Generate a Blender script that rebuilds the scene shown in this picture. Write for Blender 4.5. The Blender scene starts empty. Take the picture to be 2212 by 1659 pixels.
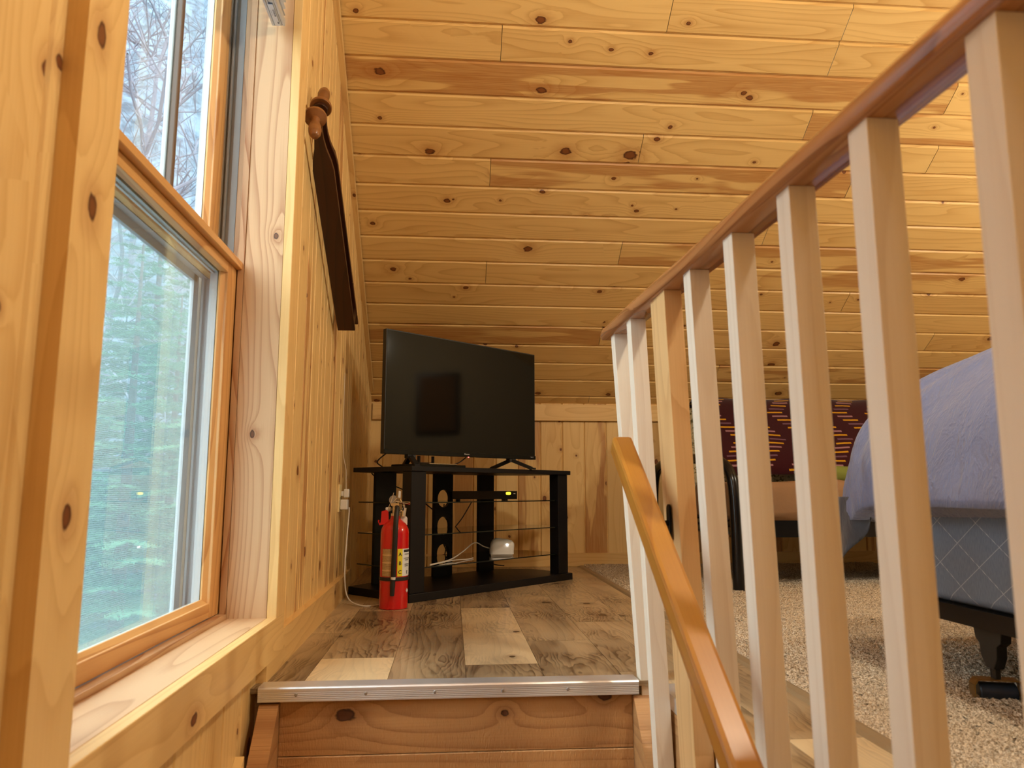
import bpy, math, random
import numpy as np
from mathutils import Vector, Matrix
R = math.radians
sc = bpy.context.scene
C = sc.collection

# ------------------------------------------------------------------ camera
cam_d = bpy.data.cameras.new('camera')
cam = bpy.data.objects.new('camera', cam_d); C.objects.link(cam)
cam.location = (0, 0, .47)
cam.rotation_euler = (R(90 + 8.198), 0, R(-4.633))
cam_d.sensor_width = 36; cam_d.lens = 36 * 1600 / 2212
cam_d.clip_start = .02
cam_d.dof.use_dof = True; cam_d.dof.focus_distance = 2.9; cam_d.dof.aperture_fstop = 6.0
sc.camera = cam

# ------------------------------------------------------------------ world, exposure
w = bpy.data.worlds.new('sky'); sc.world = w; w.use_nodes = True
bg = w.node_tree.nodes['Background']
wt_ = w.node_tree; geo = wt_.nodes.new('ShaderNodeTexCoord'); sx_ = wt_.nodes.new('ShaderNodeSeparateXYZ'); mr_ = wt_.nodes.new('ShaderNodeMapRange')
mr_.inputs[1].default_value = 0; mr_.inputs[2].default_value = 1; mr_.inputs[3].default_value = .4; mr_.inputs[4].default_value = 1.0   # overcast sky, brighter towards the zenith
wt_.links.new(geo.outputs['Generated'], sx_.inputs[0]); wt_.links.new(sx_.outputs[2], mr_.inputs[0])
ml_ = wt_.nodes.new('ShaderNodeMath'); ml_.operation = 'MULTIPLY'; ml_.inputs[1].default_value = 7.6
wt_.links.new(mr_.outputs[0], ml_.inputs[0]); wt_.links.new(ml_.outputs[0], bg.inputs[1]); bg.inputs[0].default_value = (.78, .91, 1.0, 1)
vs = sc.view_settings
vs.view_transform = 'Standard'; vs.look = 'None'; vs.gamma = 1; vs.use_curve_mapping = False
vs.exposure = 0.90
sc.cycles.use_denoising = True
sc.cycles.max_bounces = 6; sc.cycles.diffuse_bounces = 3; sc.cycles.glossy_bounces = 3; sc.cycles.transparent_max_bounces = 12
sc.cycles.use_adaptive_sampling = True; sc.cycles.adaptive_threshold = .07
sc.cycles.sample_clamp_indirect = 6.0

# ------------------------------------------------------------------ lamps of the room (ceiling fixtures and bedside lamp, out of frame)
def lamp(name, loc, power, col, rad):
    l = bpy.data.lights.new(name, 'POINT'); l.energy = power; l.color = col; l.shadow_soft_size = rad
    o = bpy.data.objects.new(name, l); o.location = loc; C.objects.link(o); return o
lamp('ceiling_lamp', (1.07, .90, 2.30), 46, (1.0, .90, .71), .09)
lamp('room_lamp', (3.3, 2.1, 1.85), 40, (1.0, .90, .71), .07)
lamp('stair_lamp', (.15, -1.9, 2.2), 9, (1.0, .93, .80), .15)

# ------------------------------------------------------------------ node helpers
class NT:
    def __init__(s, name):
        s.m = bpy.data.materials.new(name); s.m.use_nodes = True
        s.t = s.m.node_tree; s.n = s.t.nodes; s.n.clear()
        s.out = s.n.new('ShaderNodeOutputMaterial')
    def N(s, typ, **k):
        n = s.n.new(typ)
        for a, b in k.items(): setattr(n, a, b)
        return n
    def L(s, a, b): s.t.links.new(a, b)
    def put(s, sock, v):
        if isinstance(v, bpy.types.NodeSocket): s.L(v, sock)
        elif isinstance(v, (tuple, list)) and len(v) == 3 and sock.type == 'RGBA': sock.default_value = (*v, 1)
        else: sock.default_value = v
    def M(s, op, a, b=None, c=None, clamp=False):
        n = s.N('ShaderNodeMath', operation=op); n.use_clamp = clamp
        s.put(n.inputs[0], a)
        if b is not None: s.put(n.inputs[1], b)
        if c is not None: s.put(n.inputs[2], c)
        return n.outputs[0]
    def V(s, op, a, b=None):
        n = s.N('ShaderNodeVectorMath', operation=op); s.put(n.inputs[0], a)
        if b is not None: s.put(n.inputs[1], b)
        return n.outputs['Value'] if op in ('DISTANCE', 'LENGTH', 'DOT_PRODUCT') else n.outputs[0]
    def xyz(s, x, y, z=0.0):
        n = s.N('ShaderNodeCombineXYZ')
        for i, v in enumerate((x, y, z)): s.put(n.inputs[i], v)
        return n.outputs[0]
    def sep(s, v):
        n = s.N('ShaderNodeSeparateXYZ'); s.put(n.inputs[0], v); return n.outputs
    def noise(s, vec, scale=1, detail=2, rough=.5, dist=0, w=None):
        n = s.N('ShaderNodeTexNoise')
        if w is not None: n.noise_dimensions = '4D'; s.put(n.inputs['W'], w)
        s.put(n.inputs['Vector'], vec); n.inputs['Scale'].default_value = scale
        n.inputs['Detail'].default_value = detail; n.inputs['Roughness'].default_value = rough
        n.inputs['Distortion'].default_value = dist
        return n.outputs[0]
    def voro(s, vec, scale=1, feature='F1', rnd=1.0):
        n = s.N('ShaderNodeTexVoronoi', feature=feature); s.put(n.inputs['Vector'], vec)
        n.inputs['Scale'].default_value = scale; n.inputs['Randomness'].default_value = rnd
        return n
    def mix(s, f, a, b, mode='MIX'):
        n = s.N('ShaderNodeMix', data_type='RGBA', blend_type=mode)
        s.put(n.inputs[0], f); s.put(n.inputs[6], a); s.put(n.inputs[7], b); return n.outputs[2]
    def step(s, v, e0, e1):
        n = s.N('ShaderNodeMapRange', interpolation_type='SMOOTHSTEP')
        s.put(n.inputs[0], v); s.put(n.inputs[1], e0); s.put(n.inputs[2], e1); return n.outputs[0]
    def bump(s, h, strength=.3, dist=.002):
        n = s.N('ShaderNodeBump'); s.put(n.inputs['Height'], h)
        n.inputs['Strength'].default_value = strength; n.inputs['Distance'].default_value = dist
        return n.outputs[0]
    def pbr(s, col, rough=.5, metal=0, spec=.5, normal=None, coat=0, **k):
        n = s.N('ShaderNodeBsdfPrincipled')
        s.put(n.inputs['Base Color'], col); s.put(n.inputs['Roughness'], rough); s.put(n.inputs['Metallic'], metal)
        n.inputs['Specular IOR Level'].default_value = spec; n.inputs['Coat Weight'].default_value = coat
        if coat: n.inputs['Coat Roughness'].default_value = .12
        if normal is not None: s.L(normal, n.inputs['Normal'])
        for a, b in k.items(): s.put(n.inputs[a], b)
        s.L(n.outputs[0], s.out.inputs[0]); return n

def lin(r, g, b):
    f = lambda c: (c/255/12.92 if c/255 <= .04045 else ((c/255+.055)/1.055)**2.4)
    return (f(r), f(g), f(b))

def wood(name, base, dark, red, knotc, rough=.42, freq=13, grain=.35, knots=.5, cell=.22, coat=0, vs=1.0, us=1.0,
         spec=.4, kmarks=None, bumpk=.15, light=None, nd=1, us2=.8, vs2=7.5, saw=0, blotk=.55, fing=0):
    """lumber: UV.x runs along the board in metres, UV.y across it; attribute wd = (seed, tint, streak)"""
    t = NT(name)
    uv = t.N('ShaderNodeUVMap'); u, v, _ = t.sep(uv.outputs[0])
    at = t.N('ShaderNodeAttribute', attribute_name='wd'); seed, tint, streak = t.sep(at.outputs['Vector'])
    u = t.M('MULTIPLY', u, us); v = t.M('MULTIPLY', v, vs)
    uo = t.M('ADD', u, t.M('MULTIPLY', seed, 7.31)); vo = t.M('ADD', v, t.M('MULTIPLY', seed, 3.17))
    P = t.xyz(uo, vo, 0.0)
    # knots
    vr = t.voro(t.V('MULTIPLY', P, (1/cell, 1.25/cell, 0)), 1, 'F1', 1.0); vr.voronoi_dimensions = '2D'
    d = vr.outputs['Distance']; r1, r2, _ = t.sep(vr.outputs['Color'])
    keep = t.M('LESS_THAN', r1, knots)
    rad = t.M('MULTIPLY_ADD', t.M('POWER', r2, 2.2), .085, .026)
    kd = t.M('DIVIDE', d, rad)                       # 1 at the rim
    kd = t.M('ADD', kd, t.M('MULTIPLY', t.M('SUBTRACT', 1.0, keep), 50.0))
    if kmarks:
        raw = t.xyz(u, v, 0.0)
        for (ku, kv, kr) in kmarks:
            q = t.V('MULTIPLY', t.V('SUBTRACT', raw, (ku, kv, 0)), (.75/kr, 1.1/kr, 0))
            kd = t.M('MINIMUM', kd, t.V('LENGTH', q))
    wob = t.noise(t.V('MULTIPLY', P, (28, 55, 0)), 1, 2)
    kd = t.M('ADD', kd, t.M('MULTIPLY', t.M('SUBTRACT', wob, .5), 1.3))
    kin = t.M('SUBTRACT', 1.0, t.step(kd, .8, 1.1))
    halo = t.M('SUBTRACT', 1.0, t.step(kd, .8, 3.6))
    near = t.M('EXPONENT', t.M('MULTIPLY', kd, -.42))
    # flat sawn contour grain bending round the knots
    n1 = t.noise(t.xyz(t.M('MULTIPLY', uo, us2), t.M('MULTIPLY', vo, vs2), 0.0), 1, nd, .45, 0, w=seed)
    ph = t.M('ADD', t.M('MULTIPLY', n1, float(freq)), t.M('MULTIPLY', near, 3.2))
    ph = t.M('ADD', ph, t.M('MULTIPLY', vo, 22.0))
    sn = t.M('FRACT', ph)
    ring = t.M('MULTIPLY', t.M('POWER', sn, 3.0), t.step(sn, 1.0, .93))
    fine = t.noise(t.xyz(t.M('MULTIPLY', uo, 5.0), t.M('MULTIPLY', vo, 260.0), 0.0), 1, 2, .6)
    blot = t.noise(t.xyz(t.M('MULTIPLY', uo, 1.6), t.M('MULTIPLY', vo, 6.0), 0.0), 1, 2, .5, .4, w=seed)
    a = t.M('ADD', t.M('MULTIPLY', ring, grain), t.M('MULTIPLY', t.M('SUBTRACT', fine, .5), .35))
    a = t.M('ADD', a, t.M('MULTIPLY', t.M('SUBTRACT', blot, .45), blotk))
    if fing:
        n3 = t.noise(t.xyz(t.M('MULTIPLY', uo, 2.6), t.M('MULTIPLY', vo, 9.0), 0.0), 1, 3, .55, .3, w=seed)
        sf = t.M('FRACT', t.M('ADD', t.M('MULTIPLY', n3, 15.0), t.M('MULTIPLY', vo, 60.0)))
        a = t.M('ADD', a, t.M('MULTIPLY', t.M('MULTIPLY', t.M('POWER', sf, 2.0), t.step(sf, 1.0, .85)), t.M('MULTIPLY', t.step(t.noise(P, 4, 2), .40, .62), fing)))
    a = t.M('ADD', a, tint if light is None else t.M('MAXIMUM', tint, 0.0), clamp=True)
    if light is not None:
        lf = t.M('MULTIPLY', tint, -1.0, clamp=True)
        col = t.mix(a, t.mix(lf, base, light), t.mix(t.M('MULTIPLY', lf, .6), dark, light))
    else: col = t.mix(a, base, dark)
    # reddish heartwood band
    hb = t.noise(t.xyz(t.M('MULTIPLY', uo, 1.1), t.M('MULTIPLY', vo, 13.0), 0.0), 1, 2, .5, .6, w=seed)
    hm = t.M('MULTIPLY', t.step(hb, .46, .52), streak, clamp=True)
    col = t.mix(t.M('MULTIPLY', hm, t.M('MULTIPLY_ADD', fine, .9, .15)), col, red)
    col = t.mix(t.M('MULTIPLY', halo, .38), col, red)
    kc = t.mix(t.step(kd, .45, .95), t.mix(.45, knotc, red), knotc)
    col = t.mix(kin, col, kc)
    h = t.M('ADD', t.M('MULTIPLY', fine, .6), t.M('MULTIPLY', ring, .3))
    if saw: h = t.M('ADD', h, t.M('MULTIPLY', t.noise(t.xyz(t.M('MULTIPLY', uo, 240.0), t.M('MULTIPLY', vo, 60.0), 0.0), 1, 2, .6), saw))
    t.pbr(col, rough, spec=spec, normal=t.bump(h, bumpk, .001), coat=coat)
    return t.m

def plain(name, col, rough=.5, metal=0, spec=.5, coat=0, nscale=0, namt=.15, bump=0, bs=200, **k):
    t = NT(name); c = col; nor = None
    tc = t.N('ShaderNodeTexCoord').outputs['Object']
    if nscale:
        nz = t.noise(tc, nscale, 3)
        c = t.mix(t.M('MULTIPLY', nz, namt*2), col, tuple(x*.45 for x in col))
    if bump: nor = t.bump(t.noise(tc, bs, 2), bump, .002)
    t.pbr(c, rough, metal, spec, nor, coat, **k)
    return t.m

# ceiling knots measured as (x, row, radius)
S0, PW = .068, .152
kn = [(.341,15.18,.017),(.514,11.36,.020),(.821,11.30,.026),(.93,11.88,.011),(-.118,11.19,.018),(-.037,9.45,.013),(.426,9.9,.011),
      (.765,10.47,.009),(.911,9.28,.011),(.383,7.62,.019),(.065,5.83,.011),(.805,5.79,.011),(-.324,13.6,.018),(.372,13.25,.018),
      (1.306,13.3,.012),(.65,14.5,.008),(.82,14.45,.009),(-.32,6.6,.014)]
MW = {}
pine = dict(base=lin(226,183,128), dark=lin(196,138,78), red=lin(160,86,40), knotc=lin(72,32,16))
MW['ceil'] = wood('knotty_pine_ceiling', lin(234,192,120), lin(188,132,62), lin(172,104,46), lin(70,30,14), knots=.30, grain=.5, freq=15, kmarks=[(x, S0+PW*r, q) for x, r, q in kn])
MW['pine'] = wood('knotty_pine_wall', lin(236,198,132), lin(200,148,78), lin(166,98,44), lin(82,40,18), knots=.6, cell=.2, grain=.42)
MW['trim'] = wood('pine_trim', lin(234,194,128), lin(196,144,76), lin(162,96,46), lin(70,32,16), knots=.25, cell=.3, grain=.4)
MW['trimk'] = wood('pine_casing', lin(234,194,128), lin(196,144,76), lin(162,96,46), lin(70,32,16), knots=.0, grain=.4, kmarks=[(1.043, .0595, .013), (.818, .0725, .013), (.438, .0745, .012), (.754, .598, .013)])
MW['fir'] = wood('clear_fir_jamb', lin(210,172,130), lin(158,104,62), lin(158,104,62), lin(60,40,30), knots=.0, kmarks=[(1.175, .081, .008), (.62, .044, .008)], freq=13, grain=.75, rough=.5)
MW['sash'] = wood('oiled_pine_sash', lin(220,168,104), lin(176,112,54), lin(150,80,30), lin(90,40,20), knots=.0, freq=9, grain=.7, rough=.4)
MW['pale'] = wood('pale_unfinished_hemlock', lin(240,228,210), lin(208,186,158), lin(176,140,108), lin(96,64,44), knots=.10, cell=.35, freq=9, grain=.3, rough=.6)
MW['newel'] = wood('orange_pine_post', lin(228,186,130), lin(186,130,74), lin(166,106,56), lin(60,32,20), knots=.15, cell=.4, freq=8, grain=.45)
MW['oak'] = wood('stained_oak_rail', lin(192,134,86), lin(130,78,44), lin(112,62,34), lin(50,30,24), knots=.10, cell=.4, freq=16, grain=.8, rough=.22, coat=.5, vs=1.5)
MW['varn'] = wood('varnished_fir_handrail', lin(184,126,48), lin(150,88,28), lin(136,74,26), lin(60,28,12), knots=.1, cell=.4, freq=7, grain=.6, rough=.34, coat=.12)
MW['rough'] = wood('rough_sawn_fir', lin(196,146,94), lin(140,90,50), lin(116,66,36), lin(50,24,14), knots=.2, cell=.35, freq=9, grain=.6, rough=.5, bumpk=1.0, saw=2.0, kmarks=[(-.25, .30, .018), (.137, .305, .008), (.385, .27, .013)])
MW['old'] = wood('worn_dark_walnut', lin(66,34,19), lin(28,13,8), lin(60,26,12), lin(20,10,6), knots=0, freq=10, grain=.6, rough=.35)
MW['turn'] = wood('turned_beech', lin(140,90,48), lin(84,48,24), lin(120,66,30), lin(40,20,10), knots=0, freq=10, grain=.4, rough=.3)
MW['lam'] = wood('grey_brown_laminate', lin(194,168,130), lin(88,66,46), lin(96,70,46), lin(56,40,28), knots=.4, cell=.36, freq=13, grain=.30, blotk=1.6, fing=.8, rough=.30, vs=.9, light=lin(226,200,156), bumpk=.05, nd=2, us2=.8, vs2=6.5)

M = {}
M['vinyl'] = plain('white_vinyl', (.44, .46, .46), .35)
M['taupe'] = plain('taupe_jamb_liner', lin(150,136,118), .5)
M['dgroove'] = plain('dark_groove', lin(60,48,38), .7)
M['bronze'] = plain('brown_muntin', lin(96,74,56), .5)
M['alu'] = plain('ribbed_aluminium', (.84, .85, .87), .36, .75, nscale=30, namt=.06)
M['alup'] = plain('painted_aluminium', lin(196,204,214), .32, .55)
M['screw'] = plain('steel_screw', (.5, .5, .5), .35, 1)
M['black'] = plain('black_laminate', (.008, .007, .008), .42, spec=.25, nscale=300, namt=.2)
M['blackgloss'] = plain('black_gloss_plastic', (.004, .004, .004), .16, spec=.2)
M['blackmat'] = plain('black_plastic', (.012, .012, .012), .45)
M['glassedge'] = plain('dark_glass_edge', (.006, .010, .008), .15)
M['grey_vinyl'] = plain('grey_vinyl', (.26, .27, .27), .4)
M['screen_tv'] = plain('tv_panel', (.002, .002, .002), .06, spec=.22)
M['chrome'] = plain('chrome', (.75, .74, .72), .12, 1)
M['blacksteel'] = plain('black_steel_tube', (.008, .008, .009), .22, .3)
M['red'] = plain('red_enamel', (.62, .006, .008), .18, coat=.5)
M['redp'] = plain('red_plastic', (.62, .01, .012), .3)
M['rubber'] = plain('black_rubber', (.01, .01, .01), .5)
M['white'] = plain('white_plastic', (.74, .71, .66), .35)
M['almond'] = plain('almond_plate', lin(236,214,160), .4)
M['cable'] = plain('white_cable', (.70, .64, .56), .45)
M['paint'] = plain('cream_painted_wall', lin(206,192,158), .85, nscale=2, namt=.05)
M['strip'] = plain('taupe_transition_strip', lin(150,128,98), .4)
M['carpetback'] = plain('carpet_backing', lin(150,130,104), .9)
M['navy'] = plain('dark_blue_roller', (.02, .028, .045), .35, nscale=120, namt=.3)
M['brass'] = plain('brassy_steel', lin(150,122,74), .35, .9)
M['tan'] = plain('tan_suede', lin(150,112,76), .9, nscale=9, namt=.2, bump=.3, bs=60)
M['green'] = plain('green_cotton', lin(120,126,50), .9)
M['emitw'] = plain('white_led', (1, 1, 1), .3, **{'Emission Color': (1, .98, .95, 1), 'Emission Strength': 4.0})
M['emity'] = plain('amber_display', (.9, .7, 0), .3, **{'Emission Color': (1, .80, .02, 1), 'Emission Strength': 2.2})
M['emitr'] = plain('red_led', (.9, .1, .1), .3, **{'Emission Color': (1, .12, .1, 1), 'Emission Strength': 2.0})
M['silver'] = plain('silver_print', (.6, .6, .6), .3, .3)
M['ink'] = plain('black_ink', (.02, .02, .025), .6)
M['paper'] = plain('white_sticker', (.80, .82, .84), .5)
M['cream'] = plain('cream_label', lin(214,184,132), .5)
M['yellow'] = plain('yellow_label', (.85, .72, .02), .5)
M['bark'] = plain('grey_bark', lin(92,80,74), .9, nscale=18, namt=.4)
M['bare'] = plain('bare_twig_bark', lin(96,96,106), .9)
def mat_hill():
    t = NT('brushy_hillside'); tc = t.N('ShaderNodeTexCoord').outputs['Object']
    a = t.noise(t.V('MULTIPLY', tc, (1, 1, .6)), 1.6, 6, .75, 1.2); b = t.noise(tc, .25, 2)
    c = t.mix(t.step(a, .38, .62), lin(62,72,88), lin(112,128,144)); c = t.mix(t.M('MULTIPLY', b, .5), c, lin(104,112,108))
    t.pbr(c, .95, spec=.1, normal=t.bump(a, .6, .3)); return t.m
M['snow'] = mat_hill()

def mat_needles():
    t = NT('spruce_needles'); tc = t.N('ShaderNodeTexCoord').outputs['Object']
    n = t.noise(tc, 1.7, 3); n2 = t.noise(tc, 23, 1)
    c = t.mix(n, lin(44,98,84), lin(92,132,92)); c = t.mix(t.M('MULTIPLY', n2, .5), c, lin(112,142,110))
    b = t.N('ShaderNodeBsdfDiffuse'); t.put(b.inputs[0], c)
    tr = t.N('ShaderNodeBsdfTranslucent'); t.put(tr.inputs[0], c)
    mx = t.N('ShaderNodeMixShader'); mx.inputs[0].default_value = .35
    t.L(b.outputs[0], mx.inputs[1]); t.L(tr.outputs[0], mx.inputs[2]); t.L(mx.outputs[0], t.out.inputs[0]); return t.m
M['needles'] = mat_needles()

def mat_glass(name, tint, rough=.0, refl=1.0):
    t = NT(name)
    tr = t.N('ShaderNodeBsdfTransparent'); tr.inputs[0].default_value = (*tint, 1)
    gl = t.N('ShaderNodeBsdfGlossy'); gl.inputs['Roughness'].default_value = rough
    fr = t.N('ShaderNodeFresnel'); bf = t.N('ShaderNodeNewGeometry').outputs['Backfacing']
    t.put(fr.inputs[0], t.M('MULTIPLY_ADD', bf, 1/1.5-1.5, 1.5))       # same reflectance from both sides
    mx = t.N('ShaderNodeMixShader'); t.L(t.M('MULTIPLY', fr.outputs[0], refl, clamp=True), mx.inputs[0])
    t.L(tr.outputs[0], mx.inputs[1]); t.L(gl.outputs[0], mx.inputs[2]); t.L(mx.outputs[0], t.out.inputs[0]); return t.m
M['glass'] = mat_glass('window_glass', (.95, .98, .97), 0, 1.0)
M['shelfglass'] = mat_glass('shelf_glass', (.66, .68, .66), 0, 2.4)
def mat_mesh():
    t = NT('insect_screen')
    tr = t.N('ShaderNodeBsdfTransparent'); df = t.N('ShaderNodeBsdfTranslucent'); df.inputs[0].default_value = (.50, .62, .62, 1)
    d2 = t.N('ShaderNodeBsdfDiffuse'); d2.inputs[0].default_value = (.16, .18, .18, 1)
    m2 = t.N('ShaderNodeMixShader'); m2.inputs[0].default_value = .4; t.L(df.outputs[0], m2.inputs[1]); t.L(d2.outputs[0], m2.inputs[2])
    x, y, z = t.sep(t.N('ShaderNodeTexCoord').outputs['Object'])
    g = t.M('ADD', t.M('SINE', t.M('MULTIPLY', z, 2*math.pi/.0042)), t.M('SINE', t.M('MULTIPLY', y, 2*math.pi/.0042)))
    f = t.M('MULTIPLY_ADD', g, .09, .25, clamp=True)
    mx = t.N('ShaderNodeMixShader'); t.L(f, mx.inputs[0]); t.L(tr.outputs[0], mx.inputs[1]); t.L(m2.outputs[0], mx.inputs[2])
    t.L(mx.outputs[0], t.out.inputs[0]); return t.m
M['mesh'] = mat_mesh()

def mat_sheet(name, c1, c2, bk=.9):
    t = NT(name); tc = t.N('ShaderNodeTexCoord').outputs['Object']
    a = t.noise(t.V('MULTIPLY', tc, (10, 10, 3.4)), 1.5, 4, .6, .45); b = t.noise(tc, 60, 3, .6, .3); c = t.noise(tc, 2.2, 2)
    r = t.M('ABSOLUTE', t.M('SUBTRACT', a, .5)); rr = t.M('POWER', t.M('SUBTRACT', 1.0, t.M('MULTIPLY', r, 5.0), clamp=True), 2.0)
    h = t.M('ADD', t.M('MULTIPLY', rr, .6), t.M('MULTIPLY', b, .5))
    t.pbr(t.mix(c, c1, c2), .85, spec=.2, normal=t.bump(h, bk, .006), **{'Sheen Weight': .3})
    return t.m
M['sheet'] = mat_sheet('blue_grey_cotton', lin(104,116,158), lin(130,138,174), .7)
M['greysheet'] = mat_sheet('grey_sheet', lin(66,68,76), lin(84,86,94), .5)

def mat_quilt():
    t = NT('quilted_ticking'); uv = t.N('ShaderNodeUVMap').outputs[0]; u, v, _ = t.sep(uv)
    def tri(x): return t.M('ABSOLUTE', t.M('SUBTRACT', t.M('FRACT', x), .5))
    P = .16
    def line(off):
        a = t.M('ADD', t.M('DIVIDE', v, P*.62), t.M('MULTIPLY', tri(t.M('ADD', t.M('DIVIDE', u, P*1.7), off)), 2.0))
        return t.M('LESS_THAN', tri(a), .010)
    l = t.M('MAXIMUM', line(0.0), line(.5))
    l2 = t.M('MAXIMUM', l, 0.0)
    dash = t.M('GREATER_THAN', t.M('FRACT', t.M('MULTIPLY', t.M('ADD', u, v), 210.0)), .35)
    thr = t.noise(t.xyz(t.M('MULTIPLY', u, 600.0), t.M('MULTIPLY', v, 60.0), 0.0), 1, 2)
    c = t.mix(thr, lin(92,102,120), lin(134,142,156))
    c = t.mix(t.M('MULTIPLY', l2, dash), c, lin(190,190,200))
    t.pbr(c, .85, spec=.2, normal=t.bump(t.M('ADD', t.M('MULTIPLY', l2, -1.0), t.M('MULTIPLY', thr, .3)), .5, .004)); return t.m
M['quilt'] = mat_quilt()

def mat_blanket():
    t = NT('burgundy_dash_blanket'); uv = t.N('ShaderNodeUVMap').outputs[0]; u, v, _ = t.sep(uv)
    rowf = t.M('DIVIDE', v, .031); row = t.M('FLOOR', rowf); fr = t.M('FRACT', rowf)
    inrow = t.M('LESS_THAN', t.M('ABSOLUTE', t.M('SUBTRACT', fr, .5)), .18)
    zig = t.M('MULTIPLY', t.M('ABSOLUTE', t.M('SUBTRACT', t.M('FRACT', t.M('MULTIPLY', row, 1/14)), .5)), .30)
    col = t.M('FRACT', t.M('DIVIDE', t.M('ADD', u, zig), .20))
    incol = t.M('LESS_THAN', col, .46)
    md = t.M('MODULO', t.M('ADD', row, 400.0), 4.0)
    c = t.mix(t.M('LESS_THAN', t.M('MODULO', t.M('ADD', row, 400.0), 2.0), .5), lin(176,128,132), lin(222,160,26))
    c = t.mix(t.M('GREATER_THAN', md, 2.5), c, lin(120,84,98))
    c = t.mix(t.M('MULTIPLY', inrow, incol), lin(58,14,20), c)
    nz = t.noise(t.xyz(u, v, 0.0), 260, 2)
    t.pbr(t.mix(t.M('MULTIPLY', nz, .5), c, lin(40,8,12)), .95, spec=.1, normal=t.bump(nz, .5, .002), **{'Sheen Weight': .15}); return t.m
M['blanket'] = mat_blanket()

def mat_carpet():
    t = NT('beige_shag_carpet'); tc = t.N('ShaderNodeTexCoord').outputs['Object']
    a = t.noise(tc, 210, 2, .7); b = t.noise(tc, 5, 2); vv = t.voro(tc, 150)
    c = t.mix(t.step(a, .30, .66), lin(146,122,96), lin(246,228,202)); c = t.mix(t.M('MULTIPLY', b, .35), c, lin(206,186,158))
    t.pbr(c, .98, spec=.05, normal=t.bump(t.M('ADD', a, t.M('MULTIPLY', vv.outputs['Distance'], -.8)), .9, .006)); return t.m
M['carpet'] = mat_carpet()

def mat_floral():
    t = NT('floral_futon_ticking'); tc = t.N('ShaderNodeTexCoord').outputs['Object']
    n = t.noise(tc, 34, 3, .6, 1.5); c = t.mix(t.step(n, .50, .62), lin(198,186,150), lin(104,98,66)); t.pbr(c, .9, spec=.1); return t.m
M['floral'] = mat_floral()
def mat_print():
    t = NT('small_print_label'); uv = t.N('ShaderNodeUVMap').outputs[0]; u, v, _ = t.sep(uv)
    rows = t.M('FRACT', t.M('MULTIPLY', v, 330.0)); n = t.noise(t.xyz(t.M('MULTIPLY', u, 900.0), t.M('FLOOR', t.M('MULTIPLY', v, 330.0)), 0.0), 1, 1)
    blk = t.M('GREATER_THAN', t.M('FRACT', t.M('MULTIPLY', v, 33.0)), .14)
    m = t.M('MULTIPLY', t.M('MULTIPLY', t.M('LESS_THAN', rows, .55), t.M('GREATER_THAN', n, .42)), blk)
    t.pbr(t.mix(m, lin(222,190,134), lin(120,88,50)), .5); return t.m
M['print'] = mat_print()

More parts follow.
